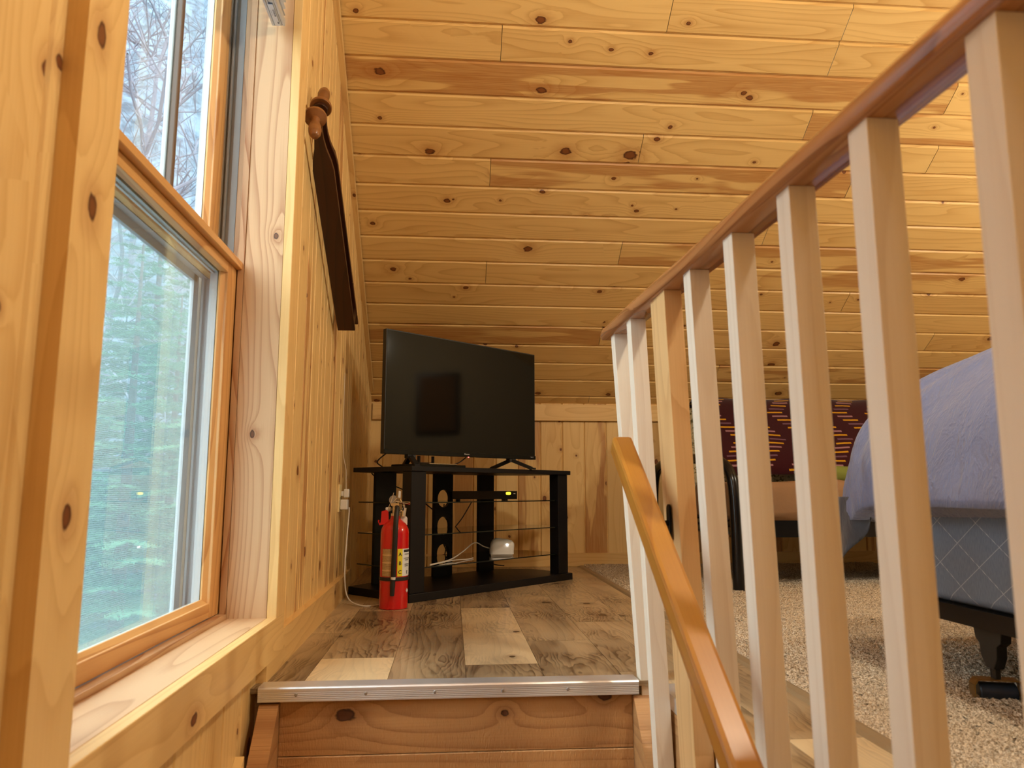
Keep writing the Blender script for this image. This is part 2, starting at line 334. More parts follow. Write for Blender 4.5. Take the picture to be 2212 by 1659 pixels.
# ------------------------------------------------------------------ mesh helpers
class MB:
    def __init__(s): s.v = []; s.f = []; s.uv = []; s.wd = []; s.mi = []; s.sm = []
    def face(s, idx, uv, wd=(0, 0, 0), mi=0, smooth=False):
        s.f.append(tuple(idx)); s.uv.extend(uv); s.wd.append(wd); s.mi.append(mi); s.sm.append(smooth)
    def prism(s, P0, P1, prof, side, wd=(0, 0, 0), mi=0, smooth=False, cap=True, uvo=(0, 0), up=None):
        """profile points (a along side, b along up) swept from P0 to P1; UV x along, y round the profile"""
        P0 = Vector(P0); P1 = Vector(P1); d = (P1-P0); Ln = d.length; d.normalize()
        sd = Vector(side).normalized()
        upv = Vector(up).normalized() if up is not None else d.cross(sd).normalized()
        n = len(prof); b = len(s.v)
        for Q in (P0, P1):
            for (x, y) in prof: s.v.append(Q + sd*x + upv*y)
        acc = 0
        for i in range(n):
            j = (i+1) % n; l = math.hypot(prof[j][0]-prof[i][0], prof[j][1]-prof[i][1])
            U0, U1 = uvo[0], uvo[0]+Ln; V0, V1 = uvo[1]+acc, uvo[1]+acc+l
            s.face((b+i, b+j, b+n+j, b+n+i), [(U0, V0), (U0, V1), (U1, V1), (U1, V0)], wd, mi, smooth); acc += l
        if cap:
            s.face([b+i for i in range(n)][::-1], [(uvo[0]+prof[i][1]*.3, uvo[1]+prof[i][0]) for i in range(n)][::-1], (wd[0]+.3, wd[1]+.25, 0), mi)
            s.face([b+n+i for i in range(n)], [(uvo[0]+prof[i][1]*.3, uvo[1]+prof[i][0]) for i in range(n)], (wd[0]+.3, wd[1]+.25, 0), mi)
    def box(s, x0, x1, y0, y1, z0, z1, along='z', wd=(0, 0, 0), mi=0, ch=0.0, uvo=None):
        if uvo is None: uvo = (random.random()*3, random.random()*3)
        if along == 'z': P0, P1, sd, up, a, b = (x0, y0, z0), (x0, y0, z1), (1, 0, 0), (0, 1, 0), x1-x0, y1-y0
        elif along == 'y': P0, P1, sd, up, a, b = (x0, y0, z0), (x0, y1, z0), (0, 0, 1), (1, 0, 0), z1-z0, x1-x0
        else: P0, P1, sd, up, a, b = (x0, y0, z0), (x1, y0, z0), (0, 1, 0), (0, 0, 1), y1-y0, z1-z0
        c = ch
        pr = [(0, 0), (a, 0), (a, b), (0, b)] if not c else [(c, 0), (a-c, 0), (a, c), (a, b-c), (a-c, b), (c, b), (0, b-c), (0, c)]
        s.prism(P0, P1, pr, sd, wd, mi, False, True, uvo, up)
    def tube(s, pts, r, n=10, mi=0, cap=True, flat=1.0):
        pts = [Vector(p) for p in pts]; k = len(pts); b = len(s.v)
        rs = r if isinstance(r, (list, tuple)) else [r]*k
        nrm = None; acc = 0; us = []
        for i, p in enumerate(pts):
            t = (pts[min(i+1, k-1)] - pts[max(i-1, 0)]).normalized()
            if nrm is None:
                nrm = t.orthogonal().normalized()
            nrm = (nrm - t*nrm.dot(t)).normalized(); bn = t.cross(nrm)
            for j in range(n):
                a = 2*math.pi*j/n; s.v.append(p + (nrm*math.cos(a)*flat + bn*math.sin(a))*rs[i])
            us.append(acc); acc += (pts[min(i+1, k-1)]-p).length
        for i in range(k-1):
            for j in range(n):
                q = (j+1) % n
                s.face((b+i*n+j, b+i*n+q, b+(i+1)*n+q, b+(i+1)*n+j), [(us[i], j*.01), (us[i], j*.01+.01), (us[i+1], j*.01+.01), (us[i+1], j*.01)], mi=mi, smooth=True)
        if cap:
            s.face([b+j for j in range(n)][::-1], [(0, 0)]*n, mi=mi); s.face([b+(k-1)*n+j for j in range(n)], [(0, 0)]*n, mi=mi)
    def lathe(s, prof, org, axis=(0, 0, 1), n=32, mi=0, wd=(0, 0, 0), a0=0, a1=2*math.pi, ref=None, smooth=True):
        """prof (r, h); closed at r=0 ends"""
        org = Vector(org); ax = Vector(axis).normalized(); x = Vector(ref).normalized() if ref else ax.orthogonal().normalized(); y = ax.cross(x)
        full = abs(a1-a0-2*math.pi) < 1e-6; m = n if full else n+1; b = len(s.v); acc = 0
        for (r, h) in prof:
            for j in range(m):
                a = a0+(a1-a0)*j/n; s.v.append(org + ax*h + (x*math.cos(a)+y*math.sin(a))*r)
        for i in range(len(prof)-1):
            l = math.hypot(prof[i+1][0]-prof[i][0], prof[i+1][1]-prof[i][1]); rr = max(prof[i][0], prof[i+1][0])
            for j in range(n):
                q = (j+1) % m; ua = rr*(a1-a0)*j/n; ub = rr*(a1-a0)*(j+1)/n
                s.face((b+i*m+j, b+i*m+q, b+(i+1)*m+q, b+(i+1)*m+j), [(ua, acc), (ub, acc), (ub, acc+l), (ua, acc+l)], wd, mi, smooth)
            acc += l
    def quad(s, a, b, c, d, wd=(0, 0, 0), mi=0, uv=None):
        k = len(s.v); s.v += [Vector(p) for p in (a, b, c, d)]
        w_ = (s.v[k+1]-s.v[k]).length; h_ = (s.v[k+3]-s.v[k]).length
        s.face((k, k+1, k+2, k+3), uv or [(0, 0), (w_, 0), (w_, h_), (0, h_)], wd, mi)
    def poly(s, pts, thick, wd=(0, 0, 0), mi=0):
        """flat outline given a thickness vector"""
        pts = [Vector(p) for p in pts]; th = Vector(thick); n = len(pts); b = len(s.v)
        s.v += pts + [p+th for p in pts]; o = pts[0]; ex = (pts[1]-o).normalized(); ey = th.normalized().cross(ex)
        u2 = [((p-o).dot(ex), (p-o).dot(ey)) for p in pts]
        s.face([b+i for i in range(n)][::-1], u2[::-1], wd, mi); s.face([b+n+i for i in range(n)], u2, wd, mi)
        for i in range(n):
            j = (i+1) % n
            s.face((b+i, b+j, b+n+j, b+n+i), [u2[i], u2[j], u2[j], u2[i]], wd, mi)
    def build(s, name, mats, parent=None, bevel=0, angle=35, xf=None):
        me = bpy.data.meshes.new(name)
        vv = np.array([tuple(v) for v in s.v], dtype=np.float64)
        if xf is not None: vv = vv @ np.array(xf.to_3x3()).T + np.array(xf.translation)
        org = np.zeros(3)
        if parent is not None:
            org = np.array(ROOT(parent))
        vv = vv - org
        me.from_pydata(vv.tolist(), [], s.f)
        uvl = me.uv_layers.new(name='UVMap'); uvl.data.foreach_set('uv', np.array(s.uv, dtype=np.float32).ravel())
        at = me.attributes.new('wd', 'FLOAT_VECTOR', 'FACE'); at.data.foreach_set('vector', np.array(s.wd, dtype=np.float32).ravel())
        me.polygons.foreach_set('material_index', s.mi)
        me.polygons.foreach_set('use_smooth', s.sm)
        for m in (mats if isinstance(mats, (list, tuple)) else [mats]): me.materials.append(m)
        me.validate(); me.update()
        if any(s.sm): me.set_sharp_from_angle(angle=R(angle))
        o = bpy.data.objects.new(name, me); C.objects.link(o)
        if parent is not None: o.parent = parent
        if bevel:
            b = o.modifiers.new('bevel', 'BEVEL'); b.width = bevel; b.segments = 2; b.limit_method = 'ANGLE'
        return o
LOC = {}
def ROOT(o):
    p = Vector((0, 0, 0))
    while o is not None: p += o.location; o = o.parent
    return p
def thing(name, loc, label=None, cat=None, group=None, kind=None):
    o = bpy.data.objects.new(name, None); C.objects.link(o); o.location = loc; o.empty_display_size = .1
    return tag(o, label, cat, group, kind)
def tag(o, label=None, cat=None, group=None, kind=None):
    if label: o['label'] = label
    if cat: o['category'] = cat
    if group: o['group'] = group
    if kind: o['kind'] = kind
    return o
def text(name, s, M4, size, mat, parent, thick=.0002, align='CENTER'):
    cu = bpy.data.curves.new(name, 'FONT'); cu.body = s; cu.size = size; cu.extrude = thick; cu.align_x = align; cu.align_y = 'CENTER'; cu.offset = size*.02 if size > .015 else 0
    tmp = bpy.data.objects.new(name, cu); C.objects.link(tmp)
    me = bpy.data.meshes.new_from_object(tmp, depsgraph=bpy.context.evaluated_depsgraph_get())
    bpy.data.objects.remove(tmp)
    o = bpy.data.objects.new(name, me); C.objects.link(o); me.materials.clear(); me.materials.append(mat)
    me.transform(Matrix.Translation(-ROOT(parent)) @ M4); o.parent = parent
    return o
def frame(o, x, y, z):
    m = Matrix((( x[0], y[0], z[0], o[0]), (x[1], y[1], z[1], o[1]), (x[2], y[2], z[2], o[2]), (0, 0, 0, 1))); return m
rnd = random.Random(7); random.seed(3)

def boards(mb, O, A, N, Lv, edges, t0, t1, ch=.006, dep=.006, joints=None, wds=None, rs=None, mi=0, uoff=0, bead=False):
    """tongue-and-groove boards: O origin, A across, N out, Lv along; t0/t1 functions of the across coordinate"""
    O, A, N, Lv = map(Vector, (O, A, N, Lv)); rs = rs or random.Random(1)
    for k in range(len(edges)-1):
        a0, a1 = edges[k], edges[k+1]
        if joints and k in joints: cuts = [None] + list(joints[k]) + [None]
        else: cuts = [None, None]
        for c in range(len(cuts)-1):
            wd = (rs.random()*9, rs.uniform(-.12, .16), 1.0 if rs.random() < .07 else 0.0)
            if wds and (k, c) in wds: wd = (wd[0],) + tuple(wds[(k, c)])
            pr = [(a0, -dep), (a0+ch*.25, -dep), (a0+ch, 0)]
            if bead: m = (a0+a1)/2; pr += [(m-.004, 0), (m, -.004), (m+.004, 0)]
            pr += [(a1-ch, 0), (a1-ch*.25, -dep), (a1, -dep)]
            for i in range(len(pr)-1):
                (p, dp), (q, dq) = pr[i], pr[i+1]; qs = []; us = []
                for (aa, dd) in ((p, dp), (q, dq)):
                    for e in (0, 1):
                        tt = (t0(aa) if e == 0 else t1(aa)) if cuts[c+e] is None else cuts[c+e] + (.0012 if e == 0 else -.0012)
                        qs.append(O + A*aa + N*dd + Lv*tt); us.append((tt, aa+uoff))
                b = len(mb.v); mb.v += [qs[0], qs[2], qs[3], qs[1]]
                mb.face((b, b+1, b+2, b+3), [us[0], us[2], us[3], us[1]], wd, mi)
# ------------------------------------------------------------------ room shell
AL = R(34.25); CS, SN = math.cos(AL), math.sin(AL)
KY, KZ = 4.72, 1.028                       # knee wall plane and the height where the slope starts
XR, YB = 4.45, -3.0                        # right wall, back wall
def zceil(y): return KZ + (KY-y)*SN/CS if y > -.3 else KZ + (KY+.3)*SN/CS + (y+.3)*SN/CS
def wallx(y): return -.475 if y < 2.2 else -.475 - (y-2.2)*.0139

# ceiling: planks run along X, rows climb the slope from the knee wall
mb = MB(); rs = random.Random(21)
rows = 40
edges = [-.084] + [S0 + PW*i for i in range(0, rows)]
jt = {1+7: [.875, 2.24], 1+6: [.172, 1.6], 1+3: [.865, 2.9], 0: [.877, 2.3], 1+14: [.186, 1.62], 1+10: [.167, 1.95], 1+11: [.866, 2.3], 1+13: [2.235],
      1+15: [.868, 1.62], 1+16: [.2, 2.2], 1+12: [1.62, 3.2], 1+9: [2.24], 1+8: [1.62], 1+5: [2.24], 1+4: [1.62], 1+2: [2.25], 1+1: [1.65]}
ws = {(14, 0): (.08, 1.0), (8, 1): (.05, .9), (8, 2): (.05, .9), (7, 2): (0, .9), (4, 0): (.03, .9), (12, 0): (.05, 0), (17, 1): (.25, .3)}
smax = (KY+.3)/CS
edges = [e for e in edges if e < smax]
boards(mb, (0, KY, KZ), (0, -CS, SN), (0, -SN, -CS), (1, 0, 0), edges, lambda a: -.52, lambda a: XR+.05, ch=.0095, dep=.009, joints=jt, wds=ws, rs=rs)
e2 = [0.0] + [i*PW for i in range(1, 24)]
boards(mb, (0, -.3, zceil(-.3)), (0, -CS, -SN), (0, SN, -CS), (1, 0, 0), e2, lambda a: -.52, lambda a: XR+.05, rs=rs)
for (ya, yb) in ((KY+.2, -.3), (-.3, YB-.3)):      # roof deck behind the planks
    za, zb = zceil(ya)+.02, zceil(yb)+.02
    mb.poly([(-.62, ya, za), (XR+.2, ya, za), (XR+.2, yb, zb), (-.62, yb, zb)], (0, 0, .12), mi=1)
tag(mb.build('ceiling', [MW['ceil'], M['paint']]), kind='structure')

# left wall with the window opening
WY0, WY1, WZ0, WZ1 = .955, 2.055, .12, 2.17
mb = MB(); rs = random.Random(5); w_ = .1415
ed = [.845 - w_*k for k in range(28, 0, -1)] + [.845] + [.845+w_*k for k in range(1, 28)]
ed = sorted([e for e in ed if e < KY-.03 and abs(e-WY0) > .045 and abs(e-WY1) > .045] + [WY0, WY1, KY])
class Seg: pass
for k in range(len(ed)-1):
    a0, a1 = ed[k], ed[k+1]; mid = (a0+a1)/2
    O = (wallx(a0), a0, 0); d = Vector((wallx(a1)-wallx(a0), a1-a0, 0)).normalized(); N = Vector((d.y, -d.x, 0))
    wd = {(0, 0): (rs.uniform(-.1, .12), 1.0 if rs.random() < .12 else 0)}
    Ln = math.hypot(wallx(a1)-wallx(a0), a1-a0)
    top = lambda a, a0=a0: zceil(a0+a)+.05
    spans = []
    if WY0 < mid < WY1: spans = [(lambda a: -2.6, lambda a: .08), (lambda a: 2.2, top)]
    else: spans = [(lambda a: -2.6, top)]
    for t0, t1 in spans: boards(mb, O, d, N, (0, 0, 1), [0, Ln], t0, t1, ch=.006, dep=.005, wds=wd, rs=rs, bead=(k % 2 == 0 and mid > 2.2))
# wall thickness round the opening
for (y0, y1, z0, z1) in ((YB-.2, WY0, -2.7, 4.6), (WY1, 2.3, -2.7, 4.6), (WY0, WY1, -2.7, WZ0), (WY0, WY1, WZ1, 4.6)):
    mb.box(-.62, -.4815, y0, y1, z0, min(z1, 4.4), mi=1)
mb.poly([(-.4835, 2.3, -2.7), (-.517, KY+.1, -2.7), (-.517, KY+.1, 1.2), (-.517, KY-.2, 1.2), (-.4835, 2.3, 2.72)], (-.11, 0, 0), mi=1)
tag(mb.build('wall_left', [MW['pine'], M['paint']]), kind='structure')

# knee wall
mb = MB(); rs = random.Random(9)
boards(mb, (0, KY, 0), (1, 0, 0), (0, -1, 0), (0, 0, 1), [-.52] + [.136+.1425*k for k in range(-4, 31)] + [XR+.02], lambda a: -.05, lambda a: 1.06, rs=rs, ch=.007, dep=.007, wds={(k, 0): (((k*37) % 11)/11*.35-.14, [0, 0, 1, 0, .8, 0, 0, .9][k % 8]) for k in range(36)})
mb.box(-.7, XR+.2, KY+.012, KY+.16, -2.7, 1.4, mi=1)
tag(mb.build('wall_back', [MW['pine'], M['paint']]), kind='structure')
# painted right gable wall, pine wall behind the camera
mb = MB(); mb.poly([(XR, YB-.2, -.1), (XR, KY+.1, -.1), (XR, KY+.1, 1.1), (XR, -.3, zceil(-.3)+.1), (XR, YB-.2, zceil(YB)+.1)], (.12, 0, 0))
tag(mb.build('wall_right', [M['paint']]), kind='structure')
mb = MB(); boards(mb, (0, YB, 0), (1, 0, 0), (0, 1, 0), (0, 0, 1), [-.6+.1425*k for k in range(0, 38)], lambda a: -2.7, lambda a: zceil(YB)+.1, rs=rs)
mb.box(-.7, XR+.2, YB-.15, YB-.012, -2.7, 2.9, mi=1)
tag(mb.build('wall_front', [MW['pine'], M['paint']]), kind='structure')

# floor: laminate planks on the landing and beside the well
mb = MB(); rs = random.Random(14)
cols = [-.56, -.36, -.155, .043, .243, .443, .643, .843]
seg = {0: [(2.6, .25), (3.9, .0), (5, .2)], 1: [(2.22, -.95), (3.05, .30), (4.0, -.1), (5, .1)], 2: [(3.2, .38), (5, .1)],
       3: [(2.11, .55), (3.1, -.55), (5, .3)], 4: [(2.42, .35), (3.4, .15), (5, 0)], 5: [(2.0, .1), (2.75, .25), (5, 0)], 6: [(1.1, -.8), (1.45, -.95), (2.1, .1), (3.3, .2), (5, .1)]}
for k in range(7):
    y = 1.905 if cols[k+1] < .45 else -3.0
    x0, x1 = cols[k], cols[k+1]
    if k == 5: x0 = .443; y = 1.905
    for (ye, ti) in seg[k]:
        if ye <= y: continue
        mb.box(x0+.0006, x1-.0006, y+.0006, min(ye, KY)-.0006, -.012, 0, 'y', (rs.random()*9, ti, 0)); y = ye
y = -3.0
for (ye, ti) in ((-.6, .2), (.6, -.5), (1.30, -.9), (1.72, .15), (1.905, -.5)):
    mb.box(.512, .643-.0006, y+.0006, ye-.0006, -.012, 0, 'y', (rs.random()*9, ti, 0)); y = ye
mb.box(-.62, XR+.1, 1.96, KY+.1, -.25, -.0125, mi=1); mb.box(.512, XR+.1, YB-.1, 1.96, -.25, -.0125, mi=1)
tag(mb.build('floor', [MW['lam'], MW['rough']]), kind='structure')
# lower storey floor of the stairwell
mb = MB(); mb.box(-.7, .7, YB-.1, 2.3, -2.72, -2.6, 'y'); tag(mb.build('floor_lower', [MW['lam']]), kind='structure')
mb = MB(); mb.box(.516, .6, YB, 1.905, -2.65, -.251, 'z', (2, 0, 0)); tag(mb.build('wall_stairwell', [MW['pine']]), kind='structure')

# trims and baseboards
def base_piece(mb, y0, y1, xf0, xf1, wd, z1=.098):
    b = [(xf0-.032, y0), (xf0, y0), (xf1, y1), (xf1-.032, y1)]
    k = len(mb.v)
    for z in (0, z1):
        for (x, y) in b: mb.v.append(Vector((x, y, z)))
    L_ = y1-y0
    mb.face((k+1, k+2, k+6, k+5), [(y0, 0), (y1, 0), (y1, z1), (y0, z1)], wd)
    mb.face((k+4, k+5, k+6, k+7), [(y0, z1+.03), (y0, z1), (y1, z1), (y1, z1+.03)], wd)
    mb.face((k+0, k+4, k+7, k+3), [(y0, 0)]*4, wd); mb.face((k+0, k+1, k+5, k+4), [(0, 0), (.03, 0), (.03, z1), (0, z1)], wd)
    mb.face((k+2, k+3, k+7, k+6), [(0, 0), (.03, 0), (.03, z1), (0, z1)], wd)
mb = MB(); base_piece(mb, 1.955, 3.18, -.450, -.462, (1.3, .05, 0)); base_piece(mb, 3.182, 3.74, -.463, -.480, (4.1, .12, 0), .096)
tag(mb.build('baseboard_left', [MW['trim']]), kind='structure')
mb = MB(); mb.box(-.50, XR, KY-.022, KY-.001, 0, .082, 'x', (3.3, .1, 0), ch=.002)
tag(mb.build('baseboard_back', [MW['trim']]), kind='structure')
mb = MB(); mb.box(-.50, XR, KY-.022, KY-.001, .914, KZ-.008, 'x', (6.1, 0, 0), ch=.002)
tag(mb.build('trim_1', [MW['trim']]), kind='structure')
# sloping strip where the left wall meets the ceiling
mb = MB()
Pn = lambda y: Vector((wallx(y)+.0005, y, zceil(y)))
tdir = (Pn(4.62)-Pn(.2)).normalized()
y0_, y1_ = 2.2, 4.60
for (ya, yb, sd_) in ((-.28, 2.2, 2.2), (2.2, 4.60, 5.3)):
    mb.prism(Pn(ya), Pn(yb), [(0, -.008), (.022, -.008), (.022, -.043), (0, -.043)], (1, 0, 0), (sd_, .22, 0), up=(0, SN, CS))
tag(mb.build('trim_2', [MW['trim']]), kind='structure')

# ------------------------------------------------------------------ window
XW = -.475; J0, J1 = .98, 2.035; SZ, HZ = .142, 2.15
win = thing('window_1', (-.55, 1.5075, SZ), kind='structure')
mb = MB()
mb.box(-.475, -.450, .873, 2.130, .040, SZ, 'y', (1.15, 0, 0), ch=.0012, uvo=(.2, .4))
mb.build('apron', [MW['trimk']], win)
mb = MB(); mb.box(-.475, -.4495, .873, .975, SZ, HZ+.1, 'z', (5.5, .05, 0), uvo=(SZ, 0)); mb.build('casing', [MW['trimk']], win)
mb = MB(); mb.box(-.475, -.4495, 2.035, 2.130, SZ, HZ+.1, 'z', (3.6, .02, 0), ch=.0015); mb.build('casing', [MW['trim']], win)
mb = MB(); mb.box(-.475, -.449, .86, 2.14, HZ+.1, HZ+.2, 'y', (3.1, 0, 0)); mb.build('casing', [MW['trim']], win)
mb = MB(); mb.box(-.577, -.4755, J0-.02, J1+.02, SZ-.02, SZ, 'y', (7.7, -.2, 0), ch=.001); mb.build('sill', [MW['fir']], win)
for (a, b, sdd) in ((J0-.02, J0, 1.1), (J1, J1+.02, 2.4)):
    mb = MB(); mb.box(-.577, -.4755, a, b, SZ, HZ, 'z', (sdd, -.05, 0), uvo=(SZ, 0)); mb.build('jamb', [MW['fir']], win)
mb = MB(); mb.box(-.577, -.4755, J0-.02, J1+.02, HZ, HZ+.02, 'y', (6, 0, 0)); mb.build('jamb', [MW['fir']], win)
# frame behind the jamb extension: wood stop, wood liner, vinyl liner, tracks
mb = MB()
for s, yj in ((1, J1), (-1, J0)):
    f = lambda a, b: (min(yj+s*a, yj+s*b), max(yj+s*a, yj+s*b))
    a, b = f(-.004, .03); mb.box(-.594, -.578, a, b, SZ, HZ, 'z', (1, .35, 0), mi=0)
    a, b = f(.014, .03); mb.box(-.613, -.594, a, b, SZ, HZ, 'z', (2, .0, 0), mi=0)
    a, b = f(.012, .03); mb.box(-.630, -.613, a, b, SZ, HZ, 'z', mi=1)
    a, b = f(.020, .03); mb.box(-.656, -.630, a, b, SZ, HZ, 'z', mi=2)
    a, b = f(.010, .021); mb.box(-.646, -.641, a, b, SZ, HZ, 'z', mi=1)
    a, b = f(.008, .021); mb.box(-.660, -.653, a, b, SZ, HZ, 'z', mi=2)
    a, b = f(.018, .03); mb.box(-.724, -.656, a, b, SZ-.03, HZ, 'z', mi=3)
    for xx in (-.7145, -.687):
        a, b = f(.002, .02); mb.box(xx-.003, xx+.003, a, b, SZ-.02, HZ, 'z', mi=3)
    a, b = f(.012, .02); mb.box(-.708, -.694, a, b, SZ-.02, HZ, 'z', mi=2)
mb.box(-.600, -.577, J0, J1, SZ-.02, SZ+.012, 'y', (5, .2, 0), mi=0)
mb.box(-.70, -.600, J0, J1, SZ-.03, SZ+.006, 'y', mi=3); mb.box(-.76, -.70, J0-.03, J1+.03, SZ-.06, SZ-.010, 'y', mi=3)
mb.box(-.724, -.577, J0-.02, J1+.02, HZ-.02, HZ+.02, 'y', mi=3)
mb.build('frame', [MW['fir'], M['grey_vinyl'], M['taupe'], M['vinyl']], win)
SY0, SY1 = J0-.012, J1+.012
def sash(name, x1, x0, z0, z1, bot, top, st, wsd):
    mb = MB(); c = .006
    xw = (x0+x1)/2
    for (a, b) in ((SY0, SY0+st), (SY1-st, SY1)): mb.box(xw, x1, a, b, z0, z1, 'z', (wsd, .1, 0), ch=.0012)
    mb.box(xw, x1-.0006, SY0+st, SY1-st, z0, z0+bot, 'y', (wsd+1, .1, 0), ch=.0012)
    mb.box(xw, x1-.0006, SY0+st, SY1-st, z1-top, z1, 'y', (wsd+2, .15, 0), ch=.0012)
    o = mb.build(name, [MW['sash']], win)
    # beads round the glass, white outside lining
    mb = MB(); xg = (x0+x1)/2
    for (a, b) in ((SY0+st, SY0+st+.010), (SY1-st-.010, SY1-st)):
        mb.prism((xg, a, z0+bot), (xg, a, z1-top), [(0, 0), (.012, 0), (.004, b-a), (0, b-a)] if a > 1.5 else [(0, 0), (.004, 0), (.012, .01), (0, .01)], (1, 0, 0), (wsd, .0, 0), up=(0, 1, 0)) if a < 1.5 else \
        mb.prism((xg, a, z0+bot), (xg, a, z1-top), [(0, 0), (.004, 0), (.014, .010), (0, .010)], (1, 0, 0), (wsd, .0, 0), up=(0, 1, 0))
    mb.prism((xg, SY0+st, z0+bot), (xg, SY1-st, z0+bot), [(0, 0), (.014, 0), (.004, .010), (0, .010)], (1, 0, 0), (wsd+3, 0, 0), up=(0, 0, 1))
    mb.build('glazing_bead', [MW['sash']], o)
    mb = MB()
    for (a, b) in ((SY0, SY0+st+.006), (SY1-st-.006, SY1)): mb.box(x0-.002, xw-.0035, a, b, z0, z1, 'z')
    mb.box(x0-.002, xw-.0035, SY0+.001, SY1-.001, z0+.001, z0+bot+.002, 'y'); mb.box(x0-.002, xw-.0035, SY0+.001, SY1-.001, z1-top-.002, z1-.001, 'y')
    mb.box(x0+.004, x0+.008, SY0+.001, SY1-.001, z1-top-.006, z1-top, 'y')
    mb.build('cladding', [M['vinyl']], o)
    mb = MB(); mb.box(xg-.003, xg+.0005, SY0+st-.004, SY1-st+.004, z0+bot-.004, z1-top+.004, 'z'); mb.build('pane', [M['glass']], o)
    return o
lo = sash('lower_sash', -.598, -.640, SZ+.014, 1.073, .036, .028, .085, 2.0)
mb = MB(); mb.box(-.602, -.582, SY0, SY1, 1.073, 1.094, 'y', (4.4, .15, 0), ch=.0015); mb.build('check_rail', [MW['sash']], lo)
up_ = sash('upper_sash', -.656, -.694, 1.05, HZ-.01, .045, .05, .075, 6.0)
for ym in (1.335, 1.715):
    mb = MB(); mb.box(-.6745, -.662, ym-.009, ym+.009, 1.09, HZ-.055, 'z', mi=0, ch=.002); mb.box(-.690, -.6785, ym-.009, ym+.009, 1.09, HZ-.055, 'z', mi=1, ch=.002)
    mb.build('muntin', [M['bronze'], M['vinyl']], up_)
# insect screen in the lower half
mb = MB(); sx = -.701
for (a, b) in ((J0+.003, J0+.040), (J1-.040, J1-.003)): mb.box(sx-.005, sx+.005, a, b, SZ+.006, 1.062, 'z')
mb.box(sx-.005, sx+.005, J0+.012, J1-.012, SZ+.006, SZ+.022, 'y'); mb.box(sx-.005, sx+.005, J0+.012, J1-.012, 1.030, 1.062, 'y')
scr = mb.build('screen_frame', [M['vinyl']], win)
mb = MB(); mb.box(sx-.0006, sx+.0006, J0+.038, J1-.038, SZ+.02, 1.048, 'z'); mb.build('insect_mesh', [M['mesh']], scr)

# raised blind: bottom rail and stacked pleats
bl = thing('window_blind', (-.51, 1.5, 1.84), 'raised window blind with pale grey aluminium bottom rail and white sticker', 'blind')
mb = MB()
prof = [(0, 0), (.006, -.001), (.008, .001), (.012, .001), (.0125, .003), (.0235, .003), (.024, .001), (.0275, .001), (.028, .003), (.029, .003), (.0295, .001), (.035, 0), (.036, .004), (.036, .020), (0, .020)]
mb.prism((-.529, 1.0, 1.795), (-.529, 2.012, 1.795), prof, (1, 0, 0), up=(0, 0, 1)); mb.build('bottom_rail', [M['alup']], bl)
mb = MB()
for k in range(12):
    z = 1.820+.021*k; mb.prism((-.529, .99, z), (-.529, 2.01, z), [(0, 0), (.036, .007), (0, .014)], (1, 0, 0), up=(0, 0, 1), cap=True)
mb.build('pleats', [M['paper']], bl)
mb = MB(); mb.box(-.535, -.487, .985, 2.02, 2.085, 2.125, 'y'); mb.build('headrail', [M['alup']], bl)
mb = MB(); mb.box(-.5195, -.5055, 1.915, 2.010, 1.7935, 1.7950, 'y'); lb = mb.build('sticker', [M['paper']], bl)
fm = frame((-.5095, 1.952, 1.7933), (0, 1, 0), (1, 0, 0), (0, 0, -1)); text('print', 'LEVOLOR', fm, .0072, M['ink'], lb)
fm = frame((-.5165, 1.952, 1.7933), (0, 1, 0), (1, 0, 0), (0, 0, -1)); text('print', '-----------------', fm, .004, M['ink'], lb)
fm = frame((-.5085, 1.996, 1.7933), (0, 1, 0), (1, 0, 0), (0, 0, -1)); text('print', '2016', fm, .005, M['ink'], lb)

# ------------------------------------------------------------------ stairs
st = thing('staircase', (0, 1.9, -.3), 'rough sawn wooden staircase under the landing, orange brown risers', 'stairs')
mb = MB(); mb.box(-.405, .457, 1.915, 1.955, -.158, -.002, 'x', (2.2, .1, 0), uvo=(-.405, 0)); mb.build('riser', [MW['rough']], st)
mb = MB(); mb.box(-.405, .457, 1.912, 1.955, -.42, -.160, 'x', (5.6, -.15, 0), ch=.002); mb.build('riser', [MW['rough']], st)
for k in range(1, 7):
    zt = -.25*k-.17; y1 = 1.912-.22*(k-1)
    mb = MB(); mb.box(-.405, .457, y1-.27, y1, zt-.04, zt, 'x', (k*1.3, 0, 0), ch=.003); mb.build('tread', [MW['rough']], st)
for (x0, x1, sdd) in ((-.452, -.406, 4.4), (.458, .511, 8.2)):
    mb = MB()
    mb.poly([(x0, 1.955, -.036), (x0, 1.903, -.036), (x0, 1.80, -.158), (x0, .15, -2.12), (x0, .15, -2.6), (x0, .5, -2.6), (x0, 1.955, -.9)], (x1-x0, 0, 0), (sdd, .0, 0)); mb.build('stringer', [MW['rough']], st)
mb = MB(); mb.poly([(-.4745, 1.80, -.118), (-.4745, .1, -1.35), (-.4745, .1, -1.9), (-.4745, 1.80, -.6)], (.020, 0, 0), (3.3, 0, 0)); mb.build('skirt_board', [MW['pine']], st)
ns = thing('stair_nosing', (0, 1.93, 0), 'ribbed aluminium nosing strip screwed along the landing edge above the risers', 'metal strip')
mb = MB()
pf = [(0, 0), (.062, 0), (.066, .0015), (.062, .003), (.006, .0045), (0, .003)] 
rib = [(0, .003), (-.003, .0), (-.003, -.0045)]
for k in range(5): z = -.006-.0042*k; rib += [(-.003, z), (-.0018, z-.0008), (-.0018, z-.0022), (-.003, z-.003)]
rib += [(-.003, -.0295), (0, -.0295)]
mb.prism((-.455, 1.899, 0), (.470, 1.899, 0), rib + [(0, 0), (.064, 0), (.064, .0018), (.055, .0035), (.004, .0042)], (0, 1, 0), up=(0, 0, 1)); bar = mb.build('strip', [M['alu']], ns)
